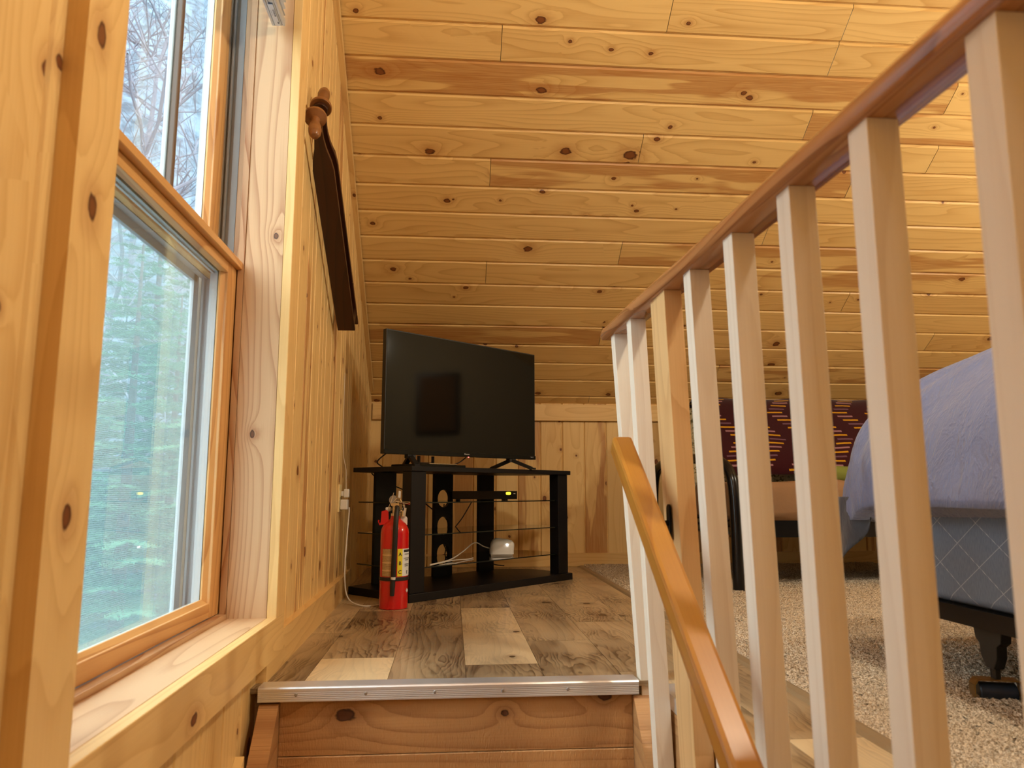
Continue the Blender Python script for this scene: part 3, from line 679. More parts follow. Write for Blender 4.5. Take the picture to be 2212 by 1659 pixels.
for px in (-.365, -.20, -.034, .131, .292):
    mb = MB(); mb.lathe([(0, .0022), (.003, .0018), (.0042, 0), (.0042, -.001)], (px, 1.8958, -.014), (0, -1, 0), 12); mb.build('screw', [M['screw']], ns)
ns2 = thing('well_edge_nosing', (.51, .5, 0), 'aluminium nosing strip along the side edge of the stairwell behind the balusters', 'metal strip')
mb = MB(); mb.prism((.5115, -2.9, 0), (.5115, 1.86, 0), [(0, -.030), (.0025, -.030), (.0025, -.026), (.0015, -.018), (.0025, -.010), (.0025, 0), (.045, .0003), (.045, .003), (0, .0036)], (1, 0, 0), up=(0, 0, 1)); mb.build('strip', [M['alu']], ns2)
mb = MB(); mb.box(.5112, .5152, -2.9, 1.905, -.25, -.031, 'y', (2, 0, 0)); tag(mb.build('trim_3', [MW['rough']]), kind='structure')

# ------------------------------------------------------------------ guard rail
gr = thing('stair_guardrail', (.47, 1.2, 0), 'oak topped guardrail with pale square balusters along the open side of the stairwell', 'railing')
Zr = .885
BAL = [(.428, .479, 1.911, -.20), (.429, .464, 1.733, -.24), (.444, .475, 1.324, -.24), (.448, .469, 1.122, -.24), (.456, .469, .933, -.24), (.459, .462, .745, -.24), (.468, .462, .557, -.24)]
BAL += [(.472, .462, .557-.188*k, -.24) for k in range(1, 6)]
rs = random.Random(4)
for i, (xt, xb, y, zb) in enumerate(BAL):
    mb = MB(); s_ = .038
    top = Vector((xt, y, Zr)); dz = Zr-(-.0); bot = Vector((xb+(xb-xt)*.2/.9, y, zb))
    mb.prism(bot, top, [(0, 0), (s_, 0), (s_, s_+.002), (0, s_+.002)], (1, 0, 0), (rs.random()*9, [.05, .05, .1, .0, .05, 0, -.1][i % 7], 0), up=(0, 1, 0), uvo=(rs.random()*4, rs.random()*3))
    o = mb.build('baluster', [MW['pale']], gr, bevel=.0012)
mb = MB(); mb.prism((.478, 1.47, -.26), (.436, 1.47, Zr), [(0, 0), (.038, 0), (.038, .105), (0, .105)], (1, 0, 0), (4.7, 0, 0), up=(0, 1, 0), uvo=(.3, 1.2)); mb.build('newel_post', [MW['newel']], gr, bevel=.0015)
mb = MB(); rp = [Vector((.469-.0135+.5*0, -.6, Zr)), Vector((.468, .3, Zr)), Vector((.468, .557, Zr)), Vector((.457, .95, Zr)), Vector((.446, 1.30, Zr)), Vector((.428, 1.75, Zr)), Vector((.424, 2.0, Zr))]
# rounded bread-loaf profile, swept along the slightly bowed run
rw, rh = .064, .040
prof = [(-.010, .0), (-.012, .004)]
for k in range(9): a = math.pi*(1-k/8); prof.append((-.012+.046*0 + (.032+.0)*math.cos(a)*1.0+.031, .016+.024*math.sin(a)))
prof = [(-.009, 0), (-.013, .005), (-.0145, .012), (-.0135, .021), (-.009, .029), (0, .036), (.012, .040), (.026, .040), (.038, .036), (.047, .029), (.0515, .021), (.0525, .012), (.051, .005), (.047, 0)]
k0 = len(mb.v); n = len(prof); acc = 0; L0 = 0
for i, p in enumerate(rp):
    for (a, b) in prof: mb.v.append(p + Vector((a, 0, b)))
for i in range(len(rp)-1):
    l = (rp[i+1]-rp[i]).length; acc = 0
    for j in range(n):
        q = (j+1) % n; pl = math.hypot(prof[q][0]-prof[j][0], prof[q][1]-prof[j][1])
        mb.face((k0+i*n+j, k0+i*n+q, k0+(i+1)*n+q, k0+(i+1)*n+j), [(L0, acc), (L0, acc+pl), (L0+l, acc+pl), (L0+l, acc)], (3.9, .1, 0), 0, j != n-1); acc += pl
    L0 += l
mb.face([k0+j for j in range(n)][::-1], [(0, 0)]*n, (1, .2, 0)); mb.face([k0+(len(rp)-1)*n+j for j in range(n)], [(p[1], p[0]) for p in prof], (1, .3, 0))
mb.build('top_rail', [MW['oak']], gr, angle=60)

# sloping handrail on the stair side
hr = thing('stair_handrail', (.38, 1.5, .5), 'glossy orange varnished wooden handrail sloping down the stairs in front of the balusters', 'handrail')
mb = MB(); P1 = Vector((.355, 1.625, .592)); dr = Vector((0, -.8165, -.5773)); P0 = P1 + dr*2.3
upn = Vector((0, -.5773, .8165)); hs = [(0, 0), (.045, 0), (.045, -.046), (0, -.046)]
mb.prism(P0, P1, hs, (1, 0, 0), (6.2, .15, 0), up=upn); mb.build('rail', [MW['varn']], hr, bevel=.008)
mb = MB()
cy, cz = 1.52, .405
cap_ = [(cy+.0105*math.cos(a), cz+.027+.0105*math.sin(a)) for a in [math.pi*k/8 for k in range(9)]] + [(cy-.0105*math.cos(a), cz-.027-.0105*math.sin(a)) for a in [math.pi*k/8 for k in range(9)]]
mb.poly([(.4505, y, z) for y, z in cap_], (-.005, 0, 0))
mb.tube([(.447, cy, cz), (.425, cy, cz-.004), (.40, cy, cz+.012), (.385, cy-.004, cz+.045), (.380, cy-.006, cz+.085)], .006, 10)
mb.box(.3725, .3875, cy-.03, cy+.02, cz+.078, cz+.085, 'y'); br = mb.build('bracket', [M['blackgloss']], hr, bevel=.001)

# ------------------------------------------------------------------ carpet, transition strip
def carpet():
    nx, ny = 330, 640; x = np.linspace(.83, 2.7, nx); y = np.linspace(1.0, KY-.022, ny)
    g = np.random.default_rng(3); X, Y = np.meshgrid(x, y, indexing='ij')
    X = X + g.normal(0, .0016, X.shape); Y = Y + g.normal(0, .0016, Y.shape)
    lim = .83 + (KY-Y)*0 ; Z = .004 + g.random(X.shape)*.012 + .0025*np.sin(X*7+Y*3)
    Z[0, :] = .001; X[0, :] = .826
    vv = np.stack([X, Y, Z], -1).reshape(-1, 3); i = np.arange(nx*ny).reshape(nx, ny)
    f = np.stack([i[:-1, :-1], i[1:, :-1], i[1:, 1:], i[:-1, 1:]], -1).reshape(-1, 4)
    me = bpy.data.meshes.new('carpet'); me.vertices.add(len(vv)); me.vertices.foreach_set('co', vv.ravel())
    me.loops.add(f.size); me.loops.foreach_set('vertex_index', f.ravel()); me.polygons.add(len(f)); me.polygons.foreach_set('loop_start', np.arange(0, f.size, 4))
    me.polygons.foreach_set('use_smooth', np.ones(len(f), dtype=bool)); me.update(); me.validate()
    me.materials.append(M['carpet']); o = bpy.data.objects.new('carpet', me); C.objects.link(o)
    tag(o, 'beige shag carpet covering the bedroom floor beyond the laminate planks', 'carpet', kind='stuff')
    mb = MB(); mb.box(2.69, XR, YB, KY-.022, 0, .008, 'y'); mb.box(.83, 2.70, YB, 1.003, 0, .008, 'y')
    b = mb.build('carpet_border', [M['carpet']]); b.parent = o
carpet()
mb = MB(); mb.prism((.796, -2.9, 0), (.796, KY-.03, 0), [(0, 0), (.034, 0), (.032, .008), (.024, .0095), (.008, .007)], (1, 0, 0), up=(0, 0, 1))
tag(mb.build('transition_strip', [M['strip']]), 'taupe floor transition strip between the laminate planks and the carpet', 'floor strip')

# ------------------------------------------------------------------ TV stand (local: a along the front, d towards the back)
SO = Vector((-.173, 3.264, 0)); SU = Vector((.722, .692, 0)); SN_ = Vector((-.692, .722, 0))
XS = frame(SO, SU, SN_, (0, 0, 1))
tv = thing('tv_stand', SO + SU*.55, 'black corner TV stand with three glass shelves standing in the corner of the landing', 'TV stand')
def sbuild(mb, name, mats, par, **k): return mb.build(name, mats, par, xf=XS, **k)
outl = [(-.01, -.012), (1.125, -.012), (1.125, .30), (1.0, .43), (.12, .43), (-.01, .405)]
mb = MB(); mb.poly([(a, d, .555) for a, d in outl], (0, 0, .022)); sbuild(mb, 'top', [M['black']], tv, bevel=.002)
mb = MB(); mb.poly([(a, d, .0) for a, d in [(-.015, -.015), (1.13, -.015), (1.13, .30), (1.0, .44), (.12, .44), (-.015, .41)]], (0, 0, .035)); sbuild(mb, 'base', [M['black']], tv, bevel=.002)
for (a0, a1, d0, d1) in ((.0, .085, .0, .06), (1.03, 1.11, .0, .06)):
    mb = MB(); mb.box(a0, a1, d0, d1, .035, .555, 'z'); sbuild(mb, 'front_post', [M['black']], tv, bevel=.002)
def holed(a0, a1, d0, d1, holes):
    # panel with round cable holes: fan each square cell round its hole
    mb = MB(); holes = sorted(holes); zs = [.035] + [h+e for h in holes for e in (-.055, .055)] + [.555]; am = (a0+a1)/2; r = .044
    for side, d in ((0, d0), (1, d1)):
        for k in range(0, len(zs)-1, 2):
            if zs[k+1] > zs[k]+1e-6: mb.quad((a0, d, zs[k]), (a1, d, zs[k]), (a1, d, zs[k+1]), (a0, d, zs[k+1]))
        for h in holes:
            n = 24; ring = [(am+r*math.cos(2*math.pi*j/n), h+r*1.05*math.sin(2*math.pi*j/n)) for j in range(n)]
            def edge(j):
                a = 2*math.pi*j/n; c, s = math.cos(a), math.sin(a); q = min((a1-am)/abs(c) if abs(c) > 1e-6 else 9, .055/abs(s) if abs(s) > 1e-6 else 9); return (am+q*c, h+q*s)
            for j in range(n):
                j2 = (j+1) % n; e1, e2_ = edge(j), edge(j+1)
                mb.quad((ring[j][0], d, ring[j][1]), (e1[0], d, e1[1]), (e2_[0], d, e2_[1]), (ring[j2][0], d, ring[j2][1]))
    for h in holes:
        n = 24
        for j in range(n):
            p = [(am+r*math.cos(2*math.pi*q/n), h+r*1.05*math.sin(2*math.pi*q/n)) for q in (j, j+1)]
            mb.quad((p[0][0], d0, p[0][1]), (p[1][0], d0, p[1][1]), (p[1][0], d1, p[1][1]), (p[0][0], d1, p[0][1]))
    for a in (a0, a1): mb.quad((a, d0, .035), (a, d1, .035), (a, d1, .555), (a, d0, .555))
    return mb
sbuild(holed(.505, .635, .40, .418, [.43, .29, .15]), 'back_panel', [M['black']], tv)
mb = MB(); mb.box(.11, .235, .385, .403, .035, .555); sbuild(mb, 'back_panel', [M['black']], tv)
mb = MB(); mb.box(.835, .955, .40, .418, .035, .555); sbuild(mb, 'back_panel', [M['black']], tv)
for z in (.42, .28, .14):
    mb = MB(); mb.poly([(a, d, z-.005) for a, d in [(.0, .062), (.088, .062), (.088, .012), (1.027, .012), (1.027, .062), (1.10, .062), (1.10, .29), (.99, .398), (.13, .384), (.0, .37)]], (0, 0, .005)); mb.mi = [0, 0]+[1]*(len(mb.mi)-2); sbuild(mb, 'glass_shelf', [M['shelfglass'], M['glassedge']], tv)

# television
TL = Vector((-.3020, 3.3400, 0)); TRt = Vector((.4440, 3.9500, 0)); TU = (TRt-TL).normalized(); TN = Vector((-TU.y, TU.x, 0)); TW = (TRt-TL).length
XT = frame(TL, TU, TN, (0, 0, 1)); Zb, Zt = .634, 1.203
t = thing('television', (TL+TRt)/2 + Vector((0, 0, .577)), 'black flat screen television, switched off, standing on the corner TV stand', 'television')
mb = MB(); mb.box(0, TW, 0, .028, Zb, Zt, 'x'); mb.box(.06, TW-.06, .028, .07, Zb+.01, Zb+.34, 'x'); mb.build('housing', [M['blackmat']], t, bevel=.002, xf=XT)
mb = MB(); mb.box(.005, TW-.005, -.0012, .0005, Zb+.020, Zt-.005, 'x'); mb.build('screen', [M['screen_tv']], t, xf=XT)
mb = MB(); mb.box(0, TW, -.004, .001, Zb, Zb+.019, 'x', ch=.0008); be = mb.build('lower_bezel', [M['blackgloss']], t, xf=XT)
o0 = TL + TU*(TW*.5) + TN*(-.0045); text('logo', 'Hisense', frame((o0.x, o0.y, Zb+.0125), TU, (0, 0, 1), -TN), .0105, M['silver'], be)
o0 = TL + TU*(TW-.028) + TN*(-.0045); text('logo', 'Roku TV', frame((o0.x, o0.y, Zb+.012), TU, (0, 0, 1), -TN), .006, M['silver'], be)
mb = MB(); mb.box(TW*.51, TW*.51+.0035, -.006, .0, Zb-.004, Zb, 'x'); mb.build('standby_light', [M['emitr']], be, xf=XT)
for ac, sp in ((.155, R(22)), (TW-.165, R(-22))):
    mb = MB(); du = Vector((math.sin(sp), math.cos(sp), 0))
    for sgn in (-1, 1):
        e = Vector((ac, .014, 0)) + du*(sgn*.115)
        mb.prism((ac, .014, Zb-.006), (e.x, e.y, .5835), [(-.011, -.008), (.011, -.008), (.011, .008), (-.011, .008)], (du.y, -du.x, 0))
        mb.prism((e.x, e.y, .5835), (e.x+du.x*sgn*.02, e.y+du.y*sgn*.02, .5815), [(-.012, -.0045), (.012, -.0045), (.012, .0045), (-.012, .0045)], (du.y, -du.x, 0))
    mb.box(ac-.022, ac+.022, .0, .028, Zb-.016, Zb+.002, 'x'); mb.build('foot', [M['blackmat']], t, xf=XT)
# flat antenna on the stand top
an = thing('indoor_antenna', SO+SU*.19+SN_*.16+Vector((0, 0, .577)), 'low black device with a chrome edge and a rear loop, under the television', 'antenna')
mb = MB(); mb.poly([(a, d, .577) for a, d in [(.08, .04), (.36, .03), (.40, .07), (.40, .2), (.36, .24), (.08, .24), (.05, .2), (.05, .08)]], (0, 0, .012)); sbuild(mb, 'base', [M['blackgloss']], an, bevel=.003)
mb = MB(); mb.poly([(a, d, .589) for a, d in [(.14, .04), (.31, .037), (.31, .12), (.14, .12)]], (0, 0, .005)); sbuild(mb, 'chrome_plate', [M['chrome']], an, bevel=.002)
mb = MB(); mb.tube([(.215, .20, .589), (.215, .20, .634)], .0075, 8); mb.tube([(.305, .20, .589), (.305, .20, .634)], .0075, 8); mb.tube([(.21, .20, .598), (.31, .20, .598)], .006, 8); sbuild(mb, 'loop', [M['blackmat']], an)

# disc player on the top shelf, white router on the lowest shelf
dp = thing('disc_player', (.17, 3.93, .42), 'black disc player with a lit yellow display on the top glass shelf', 'disc player')
mb = MB(); mb.box(.008, .335, 3.84, 4.02, .428, .468, 'x'); mb.build('case', [M['blackmat']], dp, bevel=.002)
mb = MB(); mb.box(.006, .337, 3.834, 3.841, .4275, .468, 'x'); fp = mb.build('front_panel', [M['blackgloss']], dp)
mb = MB(); mb.poly([(.292+.0125*math.copysign(abs(math.cos(a))**.6, math.cos(a)), 3.834, .4565+.0072*math.copysign(abs(math.sin(a))**.6, math.sin(a))) for a in [2*math.pi*k/20 for k in range(20)]], (0, -.0015, 0)); mb.build('display', [M['emity']], fp)
mb = MB(); mb.box(.318, .328, 3.8325, 3.835, .4535, .4575, 'x'); mb.build('badge', [M['silver']], fp)
for (x, y) in ((.035, 3.87), (.28, 3.87), (.035, 4.0), (.28, 4.0)):
    mb = MB(); mb.lathe([(0, 0), (.012, 0), (.012, .008), (0, .008)], (x, y, .4203), (0, 0, 1), 12); mb.build('foot', [M['rubber']], dp)
ro = thing('wifi_router', (.26, 3.95, .14), 'small white rounded router with a lit LED on the lowest glass shelf', 'router')
mb = MB()
def rblock(mb, cx, cy, z0, hx, hy, hz, shear, n=8):
    rings = []
    for (f, z, off) in ((1.0, 0, 0), (1.0, .25, 0), (.98, .62, .004), (.90, .82, .008), (.70, .96, .012), (.35, 1.0, .014)):
        rings.append([(cx+off+f*hx*np.sign(math.cos(a))*abs(math.cos(a))**.45, cy+f*hy*np.sign(math.sin(a))*abs(math.sin(a))**.45, z0+hz*z*(1-.12*math.cos(a)*0) - shear*f*math.cos(a)*z) for a in [2*math.pi*k/24 for k in range(24)]])
    b = len(mb.v)
    for r in rings: mb.v += [Vector(p) for p in r]
    for i in range(len(rings)-1):
        for k in range(24): q = (k+1) % 24; mb.face((b+i*24+k, b+i*24+q, b+(i+1)*24+q, b+(i+1)*24+k), [(0, 0)]*4, smooth=True)
    mb.face([b+(len(rings)-1)*24+k for k in range(24)], [(0, 0)]*24, smooth=True); mb.face([b+k for k in range(24)][::-1], [(0, 0)]*24)
rblock(mb, .262, 3.90, .148, .062, .05, .075, .010); mb.build('shell', [M['white']], ro, angle=50)
mb = MB(); mb.box(.206, .318, 3.856, 3.944, .1402, .149, 'x'); mb.build('foot_ring', [M['taupe']], ro)
mb = MB(); mb.lathe([(0, .002), (.004, .002), (.005, 0)], (.288, 3.850, .197), (.1, -1, .25), 14); mb.build('indicator', [M['emitw']], ro)

# cables
def cable(name, pts, r, mat, label, cat='cable'):
    cu = [Vector(p) for p in pts]; out = []
    for i in range(len(cu)-1):
        p0, p1, p2, p3 = cu[max(i-1, 0)], cu[i], cu[i+1], cu[min(i+2, len(cu)-1)]
        for k in range(8):
            q = k/8; out.append(.5*((2*p1)+(-p0+p2)*q+(2*p0-5*p1+4*p2-p3)*q*q+(-p0+3*p1-3*p2+p3)*q**3))
    out.append(cu[-1]); mb = MB(); mb.tube(out, r, 8); return tag(mb.build(name, [mat]), label, cat)
cable('white_cable', [(-.445, 3.335, .398), (-.445, 3.333, .37), (-.447, 3.30, .26), (-.444, 3.25, .12), (-.425, 3.23, .028), (-.36, 3.17, .004), (-.28, 3.20, .004), (-.20, 3.26, .004)], .003, M['cable'], 'white power cable looping from the wall charger down to the floor behind the fire extinguisher')
cable('router_cable', [(-.09, 3.36, .147), (.0, 3.60, .148), (.06, 3.72, .175), (.12, 3.82, .21), (.17, 3.9, .185), (.215, 3.93, .17)], .0028, M['cable'], 'white cable arching over the lowest glass shelf to the router')
cable('shelf_cable', [(-.09, 3.35, .146), (.01, 3.56, .147), (.08, 3.66, .143), (.11, 3.72, .144)], .0024, M['cable'], 'second white cable lying on the lowest glass shelf, left of the router')
XB = lambda a, d, z: SO+SU*a+SN_*d+Vector((0, 0, z))
cable('black_cable', [XB(.60, .43, .40), XB(.61, .44, .34), XB(.66, .43, .27), XB(.60, .44, .22), XB(.64, .43, .12), XB(.62, .43, .04)], .003, M['rubber'], 'black cable hanging behind the glass shelves right of the panel with holes')
cable('black_cable', [XB(.74, .36, .415), XB(.71, .40, .33), XB(.66, .43, .25), XB(.62, .44, .14), XB(.64, .45, .04)], .003, M['rubber'], 'black cable running down from the disc player behind the shelves')
cable('tv_cable', [TL+TU*.05+TN*.05+Vector((0, 0, .64)), TL+TU*.02+TN*.08+Vector((0, 0, .60)), XB(.10, .33, .58), XB(.09, .40, .575), XB(.14, .435, .54), XB(.25, .44, .50), XB(.4, .45, .45), XB(.55, .44, .36)], .003, M['rubber'], 'black cable dropping from the left end of the television behind the stand')
cable('antenna_cable', [XB(.37, .15, .590), XB(.42, .14, .605), XB(.47, .14, .632)], .003, M['rubber'], 'short black cable from the low device up to the television')
cable('adapter_cord', [(.20, 4.40, .037), (.22, 4.42, .06), (.26, 4.40, .045), (.31, 4.38, .04)], .003, M['rubber'], 'thin black cord curling on the base of the TV stand near the back wall')

# outlet, charger and plug on the left wall
oy = 3.335; ox = wallx(oy)
ot = thing('wall_outlet', (ox, oy, .435), 'almond electrical outlet plate low on the left pine wall', 'outlet')
mb = MB(); mb.box(ox, ox+.007, oy-.036, oy+.036, .378, .497, 'z'); mb.build('plate', [M['almond']], ot, bevel=.002)
mb = MB(); mb.box(ox+.007, ox+.0085, oy-.016, oy+.016, .442, .472, 'z'); mb.box(ox+.007, ox+.0085, oy-.016, oy+.016, .396, .426, 'z'); mb.build('socket', [M['almond']], ot)
ch = thing('phone_charger', (ox+.02, oy, .41), 'boxy cream charger plugged into the lower socket of the wall outlet', 'charger')
mb = MB(); mb.box(ox+.0088, ox+.040, oy-.022, oy+.022, .388, .432, 'z'); mb.build('body', [M['white']], ch, bevel=.004)
pl = thing('white_plug', (ox+.02, oy, .455), 'white plug with a thin cord in the upper socket of the wall outlet', 'plug')
mb = MB(); mb.box(ox+.0088, ox+.022, oy-.010, oy+.010, .446, .468, 'z'); mb.box(ox+.022, ox+.044, oy-.014, oy+.014, .441, .477, 'z'); mb.build('body', [M['white']], pl, bevel=.003)
mb = MB(); mb.tube([(ox+.030, oy, .476), (ox+.026, oy+.01, .56), (ox+.010, oy+.03, .62), (ox+.003, oy+.035, .75), (ox+.003, oy+.04, 1.0)], .0012, 6); mb.build('cord', [M['cable']], pl)

# ------------------------------------------------------------------ fire extinguisher
EX, EY = -.229, 3.125; er = .0575
ex = thing('fire_extinguisher', (EX, EY, 0), 'red dry powder fire extinguisher standing on the floor in front of the TV stand', 'fire extinguisher')
mb = MB(); mb.lathe([(0, .006), (er-.006, .006), (er-.004, 0), (er, .003), (er, .30), (er-.002, .315), (er-.012, .335), (er-.028, .35), (.020, .356), (.018, .368), (0, .368)], (EX, EY, 0), (0, 0, 1), 48); mb.build('cylinder', [M['red']], ex, angle=50)
fd = Vector((0-EX+.02, 0-EY, 0)).normalized(); sdv = Vector((-fd.y, fd.x, 0))       # towards the viewer, sideways (right)
ang0 = math.atan2(fd.y, fd.x)
def patch(name, a0, a1, z0, z1, mat, par, rr=er+.0006):
    mb = MB(); n = 16; b = len(mb.v)
    for k in range(n+1):
        a = ang0+R(a0+(a1-a0)*k/n)
        for z in (z0, z1): mb.v.append(Vector((EX+rr*math.cos(a), EY+rr*math.sin(a), z)))
    for k in range(n): mb.face((b+2*k, b+2*k+2, b+2*k+3, b+2*k+1), [(rr*R(a0+(a1-a0)*k/n), z0), (rr*R(a0+(a1-a0)*(k+1)/n), z0), (rr*R(a0+(a1-a0)*(k+1)/n), z1), (rr*R(a0+(a1-a0)*k/n), z1)], smooth=True)
    return mb.build(name, [mat], par)
la = patch('information_label', -55, -4, .130, .238, M['print'], ex)
l2 = patch('class_label', 12, 34, .130, .238, M['yellow'], ex)
l3 = patch('instruction_label', 34, 88, .130, .238, M['paper'], ex)
def on_ext(a, z, size, s, mat, par):
    aa = ang0+R(a); nn = Vector((math.cos(aa), math.sin(aa), 0)); xx = Vector((-nn.y, nn.x, 0)); p = Vector((EX, EY, z))+nn*(er+.0010)
    text('print', s, frame(p, xx, (0, 0, 1), nn), size, mat, par)
for s, z in (('A', .216), ('B', .181), ('C', .146)): on_ext(23, z, .020, s, M['ink'], l2)
patch('heading_bar', 40, 84, .224, .234, M['ink'], l3, er+.0009)
for z, s in ((.216, '1 PULL PIN'), (.200, '2 AIM NOZZLE'), (.193, 'AT BASE'), (.176, '3 SQUEEZE'), (.169, 'HANDLE')): on_ext(56, z, .0062, s, M['ink'], l3)
on_ext(60, .144, .018, 'E', M['ink'], l3)
mb = MB(); mb.lathe([(er+.0015, 0), (er+.003, .002), (er+.003, .013), (er+.0015, .015)], (EX, EY, .112), (0, 0, 1), 40); mb.build('strap', [M['rubber']], ex)
mb = MB(); aa = ang0+R(64); nn = Vector((math.cos(aa), math.sin(aa), 0)); xx = Vector((-nn.y, nn.x, 0)); c0 = Vector((EX, EY, .072))+nn*(er+.0006)
mb.poly([c0+xx*.009, c0+Vector((0, 0, .009)), c0-xx*.009, c0-Vector((0, 0, .009))], nn*.0008); mb.build('diamond_mark', [M['paper']], ex)
def E(a, f, z): return Vector((EX, EY, z)) + sdv*a + fd*f          # a right, f towards viewer
mb = MB(); mb.lathe([(.018, 0), (.018, .012), (.013, .014), (.013, .045), (0, .045)], (EX, EY, .366), (0, 0, 1), 20); mb.prism(E(-.002, -.03, .414), E(-.002, .025, .414), [(-.016, -.006), (.016, -.006), (.016, .006), (-.016, .006)], sdv); va = mb.build('valve', [M['chrome']], ex)
mb = MB(); mb.tube([E(.0, -.01, .425), E(.025, -.004, .420), (E(.060, .004, .417))], [.006, .007, .010], 10, flat=.4); mb.build('operating_lever', [M['chrome']], va)
mb = MB(); mb.tube([E(.01, .0, .385), E(.030, .002, .388), E(.035, .003, .405), E(.032, .003, .414)], .006, 8); mb.tube([E(.033, .006, .365), E(.037, .006, .40)], .009, 10); mb.build('carry_handle', [M['chrome']], va)
mb = MB(); mb.tube([E(-.035, -.01, .392), E(-.018, -.002, .397)], [.011, .008], 12); mb.build('gauge', [M['white']], va)
mb = MB(); mb.lathe([(.0, 0), (.019, 0), (.019, .01), (0, .01)], E(-.008, -.028, .432), fd, 20); mb.build('gauge_dial', [M['taupe']], va)
mb = MB(); mb.tube([E(.006, .022, .402), E(.007, .045, .398), E(.004, .062, .375), E(.002, .066, .33), E(.0, .067, .25), E(-.003, .066, .13)], .0105, 12); mb.build('hose', [M['rubber']], ex)
mb = MB(); mb.tube([E(-.003, .066, .132), E(-.004, .066, .120)], .0098, 12); hc = mb.build('hose_ferrule', [M['white']], ex)
mb = MB(); mb.tube([E(-.004, .066, .120), E(-.005, .066, .100), E(-.006, .066, .056)], [.009, .0105, .0085], 12); mb.build('nozzle', [M['rubber']], ex)
mb = MB(); mb.poly([E(-.062, .01, .335), E(-.030, .014, .335), E(-.026, .012, .345), E(-.028, .008, .385), E(-.036, .006, .392), E(-.056, .004, .386), E(-.058, .006, .345)], fd*.003)
mb.tube([E(-.044, .012, .336), E(-.062, .016, .333), E(-.067, .017, .345), E(-.066, .016, .352)], .0028, 6); mb.build('wall_hook', [M['redp']], ex)
mb = MB(); mb.tube([E(-.033, .004, .390), E(-.020, .0, .42), E(-.008, -.005, .462)], .0013, 6); mb.tube([E(-.008, -.005, .425), E(.006, -.002, .440), E(.018, .002, .437), E(.024, .003, .425)], .0012, 6); mb.build('pull_pin', [M['chrome']], ex)
mb = MB(); mb.poly([E(.010, .0, .442), E(.020, .0, .440), E(.021, .0, .467), E(.012, .002, .470)], fd*.001); mb.build('seal_tag', [M['white']], ex)
mb = MB(); mb.poly([E(.020, .0, .330), E(.050, -.004, .330), E(.050, -.004, .358), E(.044, -.004, .366), E(.024, .0, .366)], fd*.001); mb.build('inspection_tag', [M['white']], ex)

# ------------------------------------------------------------------ old wooden tool on the left wall
TA = R(32.2); ua = Vector((0, math.cos(TA), -math.sin(TA))); wa = Vector((0, -math.sin(TA), -math.cos(TA))); xa = Vector((1, 0, 0))
TO = Vector((-.4735, 2.192, 1.637))
wt = thing('antique_wooden_tool', TO, 'antique dark wooden tool with paddle boards and turned handles, hung on the left wall', 'wall decoration')
def T(x, u, q): return TO + xa*x + ua*u + wa*q
def paddle(q0, q1, u_end, wsd, shift=0.0):
    mb = MB(); o = []
    xc = .043
    pts = [(xc+.0345, u_end), (xc+.0345, .20), (xc+.030, .165), (xc+.019, .12), (xc+.0145, .085), (xc+.014, .06), (xc+.016, .03)]
    for k in range(7): a = R(-60+k*50); pts.append((xc+.026*math.cos(R(-60)-0) if False else xc+.026*math.cos(math.pi*(.12+k*.76/6)*1.0), 0.010-.028*math.sin(math.pi*(.12+k*.76/6))))
    pts += [(xc-.016, .03), (xc-.014, .06), (xc-.0145, .085), (xc-.019, .12), (xc-.030, .165), (xc-.0345, .20), (xc-.0345, u_end)]
    P = [T(x, u+shift, q0) for x, u in pts]; mb.poly(P, wa*(q1-q0), (wsd, .1, 0)); return mb
paddle(.012, .028, .945, 1.7).build('lower_board', [MW['old']], wt, bevel=.002)
paddle(-.074, -.058, .965, 5.1, .03).build('upper_board', [MW['old']], wt, bevel=.002)
hp = [(0, 0), (.033, 0), (.035, .004), (.034, .012), (.027, .016), (.015, .024), (.0135, .038), (.018, .060), (.020, .080), (.018, .098), (.012, .112), (.009, .115), (0, .115)]
mb = MB(); mb.lathe(hp, T(.043, .004, .028), wa*.92+xa*.1, 28, wd=(3, 0, 0)); mb.build('lower_handle', [MW['turn']], wt, angle=50)
mb = MB(); mb.lathe(hp, T(.043, .035, -.074), -wa, 28, wd=(6, 0, 0)); mb.build('upper_handle', [MW['turn']], wt, angle=50)
mb = MB(); pts = [(.006, .20), (.006, .52), (.066, .52), (.066, .235)] + [(.036+.030*math.cos(a), .235-.05*math.sin(a)) for a in [math.pi*k/8 for k in range(9)]]
mb.poly([T(x, u, -.120) for x, u in pts], wa*.010, (4, 0, 0)); mb.build('hinged_flap', [MW['old']], wt)
mb = MB(); mb.box(0, .06, 0, .03, 0, .05)
mb = MB(); mb.poly([T(x, u, -.112) for x, u in [(.008, .50), (.050, .50), (.050, .515), (.008, .515)]], wa*.05, (4, 0, 0)); mb.tube([T(.05, .50, -.07), T(.055, .53, -.05), T(.052, .70, -.045)], .002, 6); mb.build('wire_catch', [M['chrome']], wt)
mb = MB(); mb.poly([T(x, u, -.058) for x, u in [(.012, .90), (.074, .90), (.074, .94), (.012, .94)]], wa*.070, (7, .1, 0)); mb.build('end_block', [MW['old']], wt)

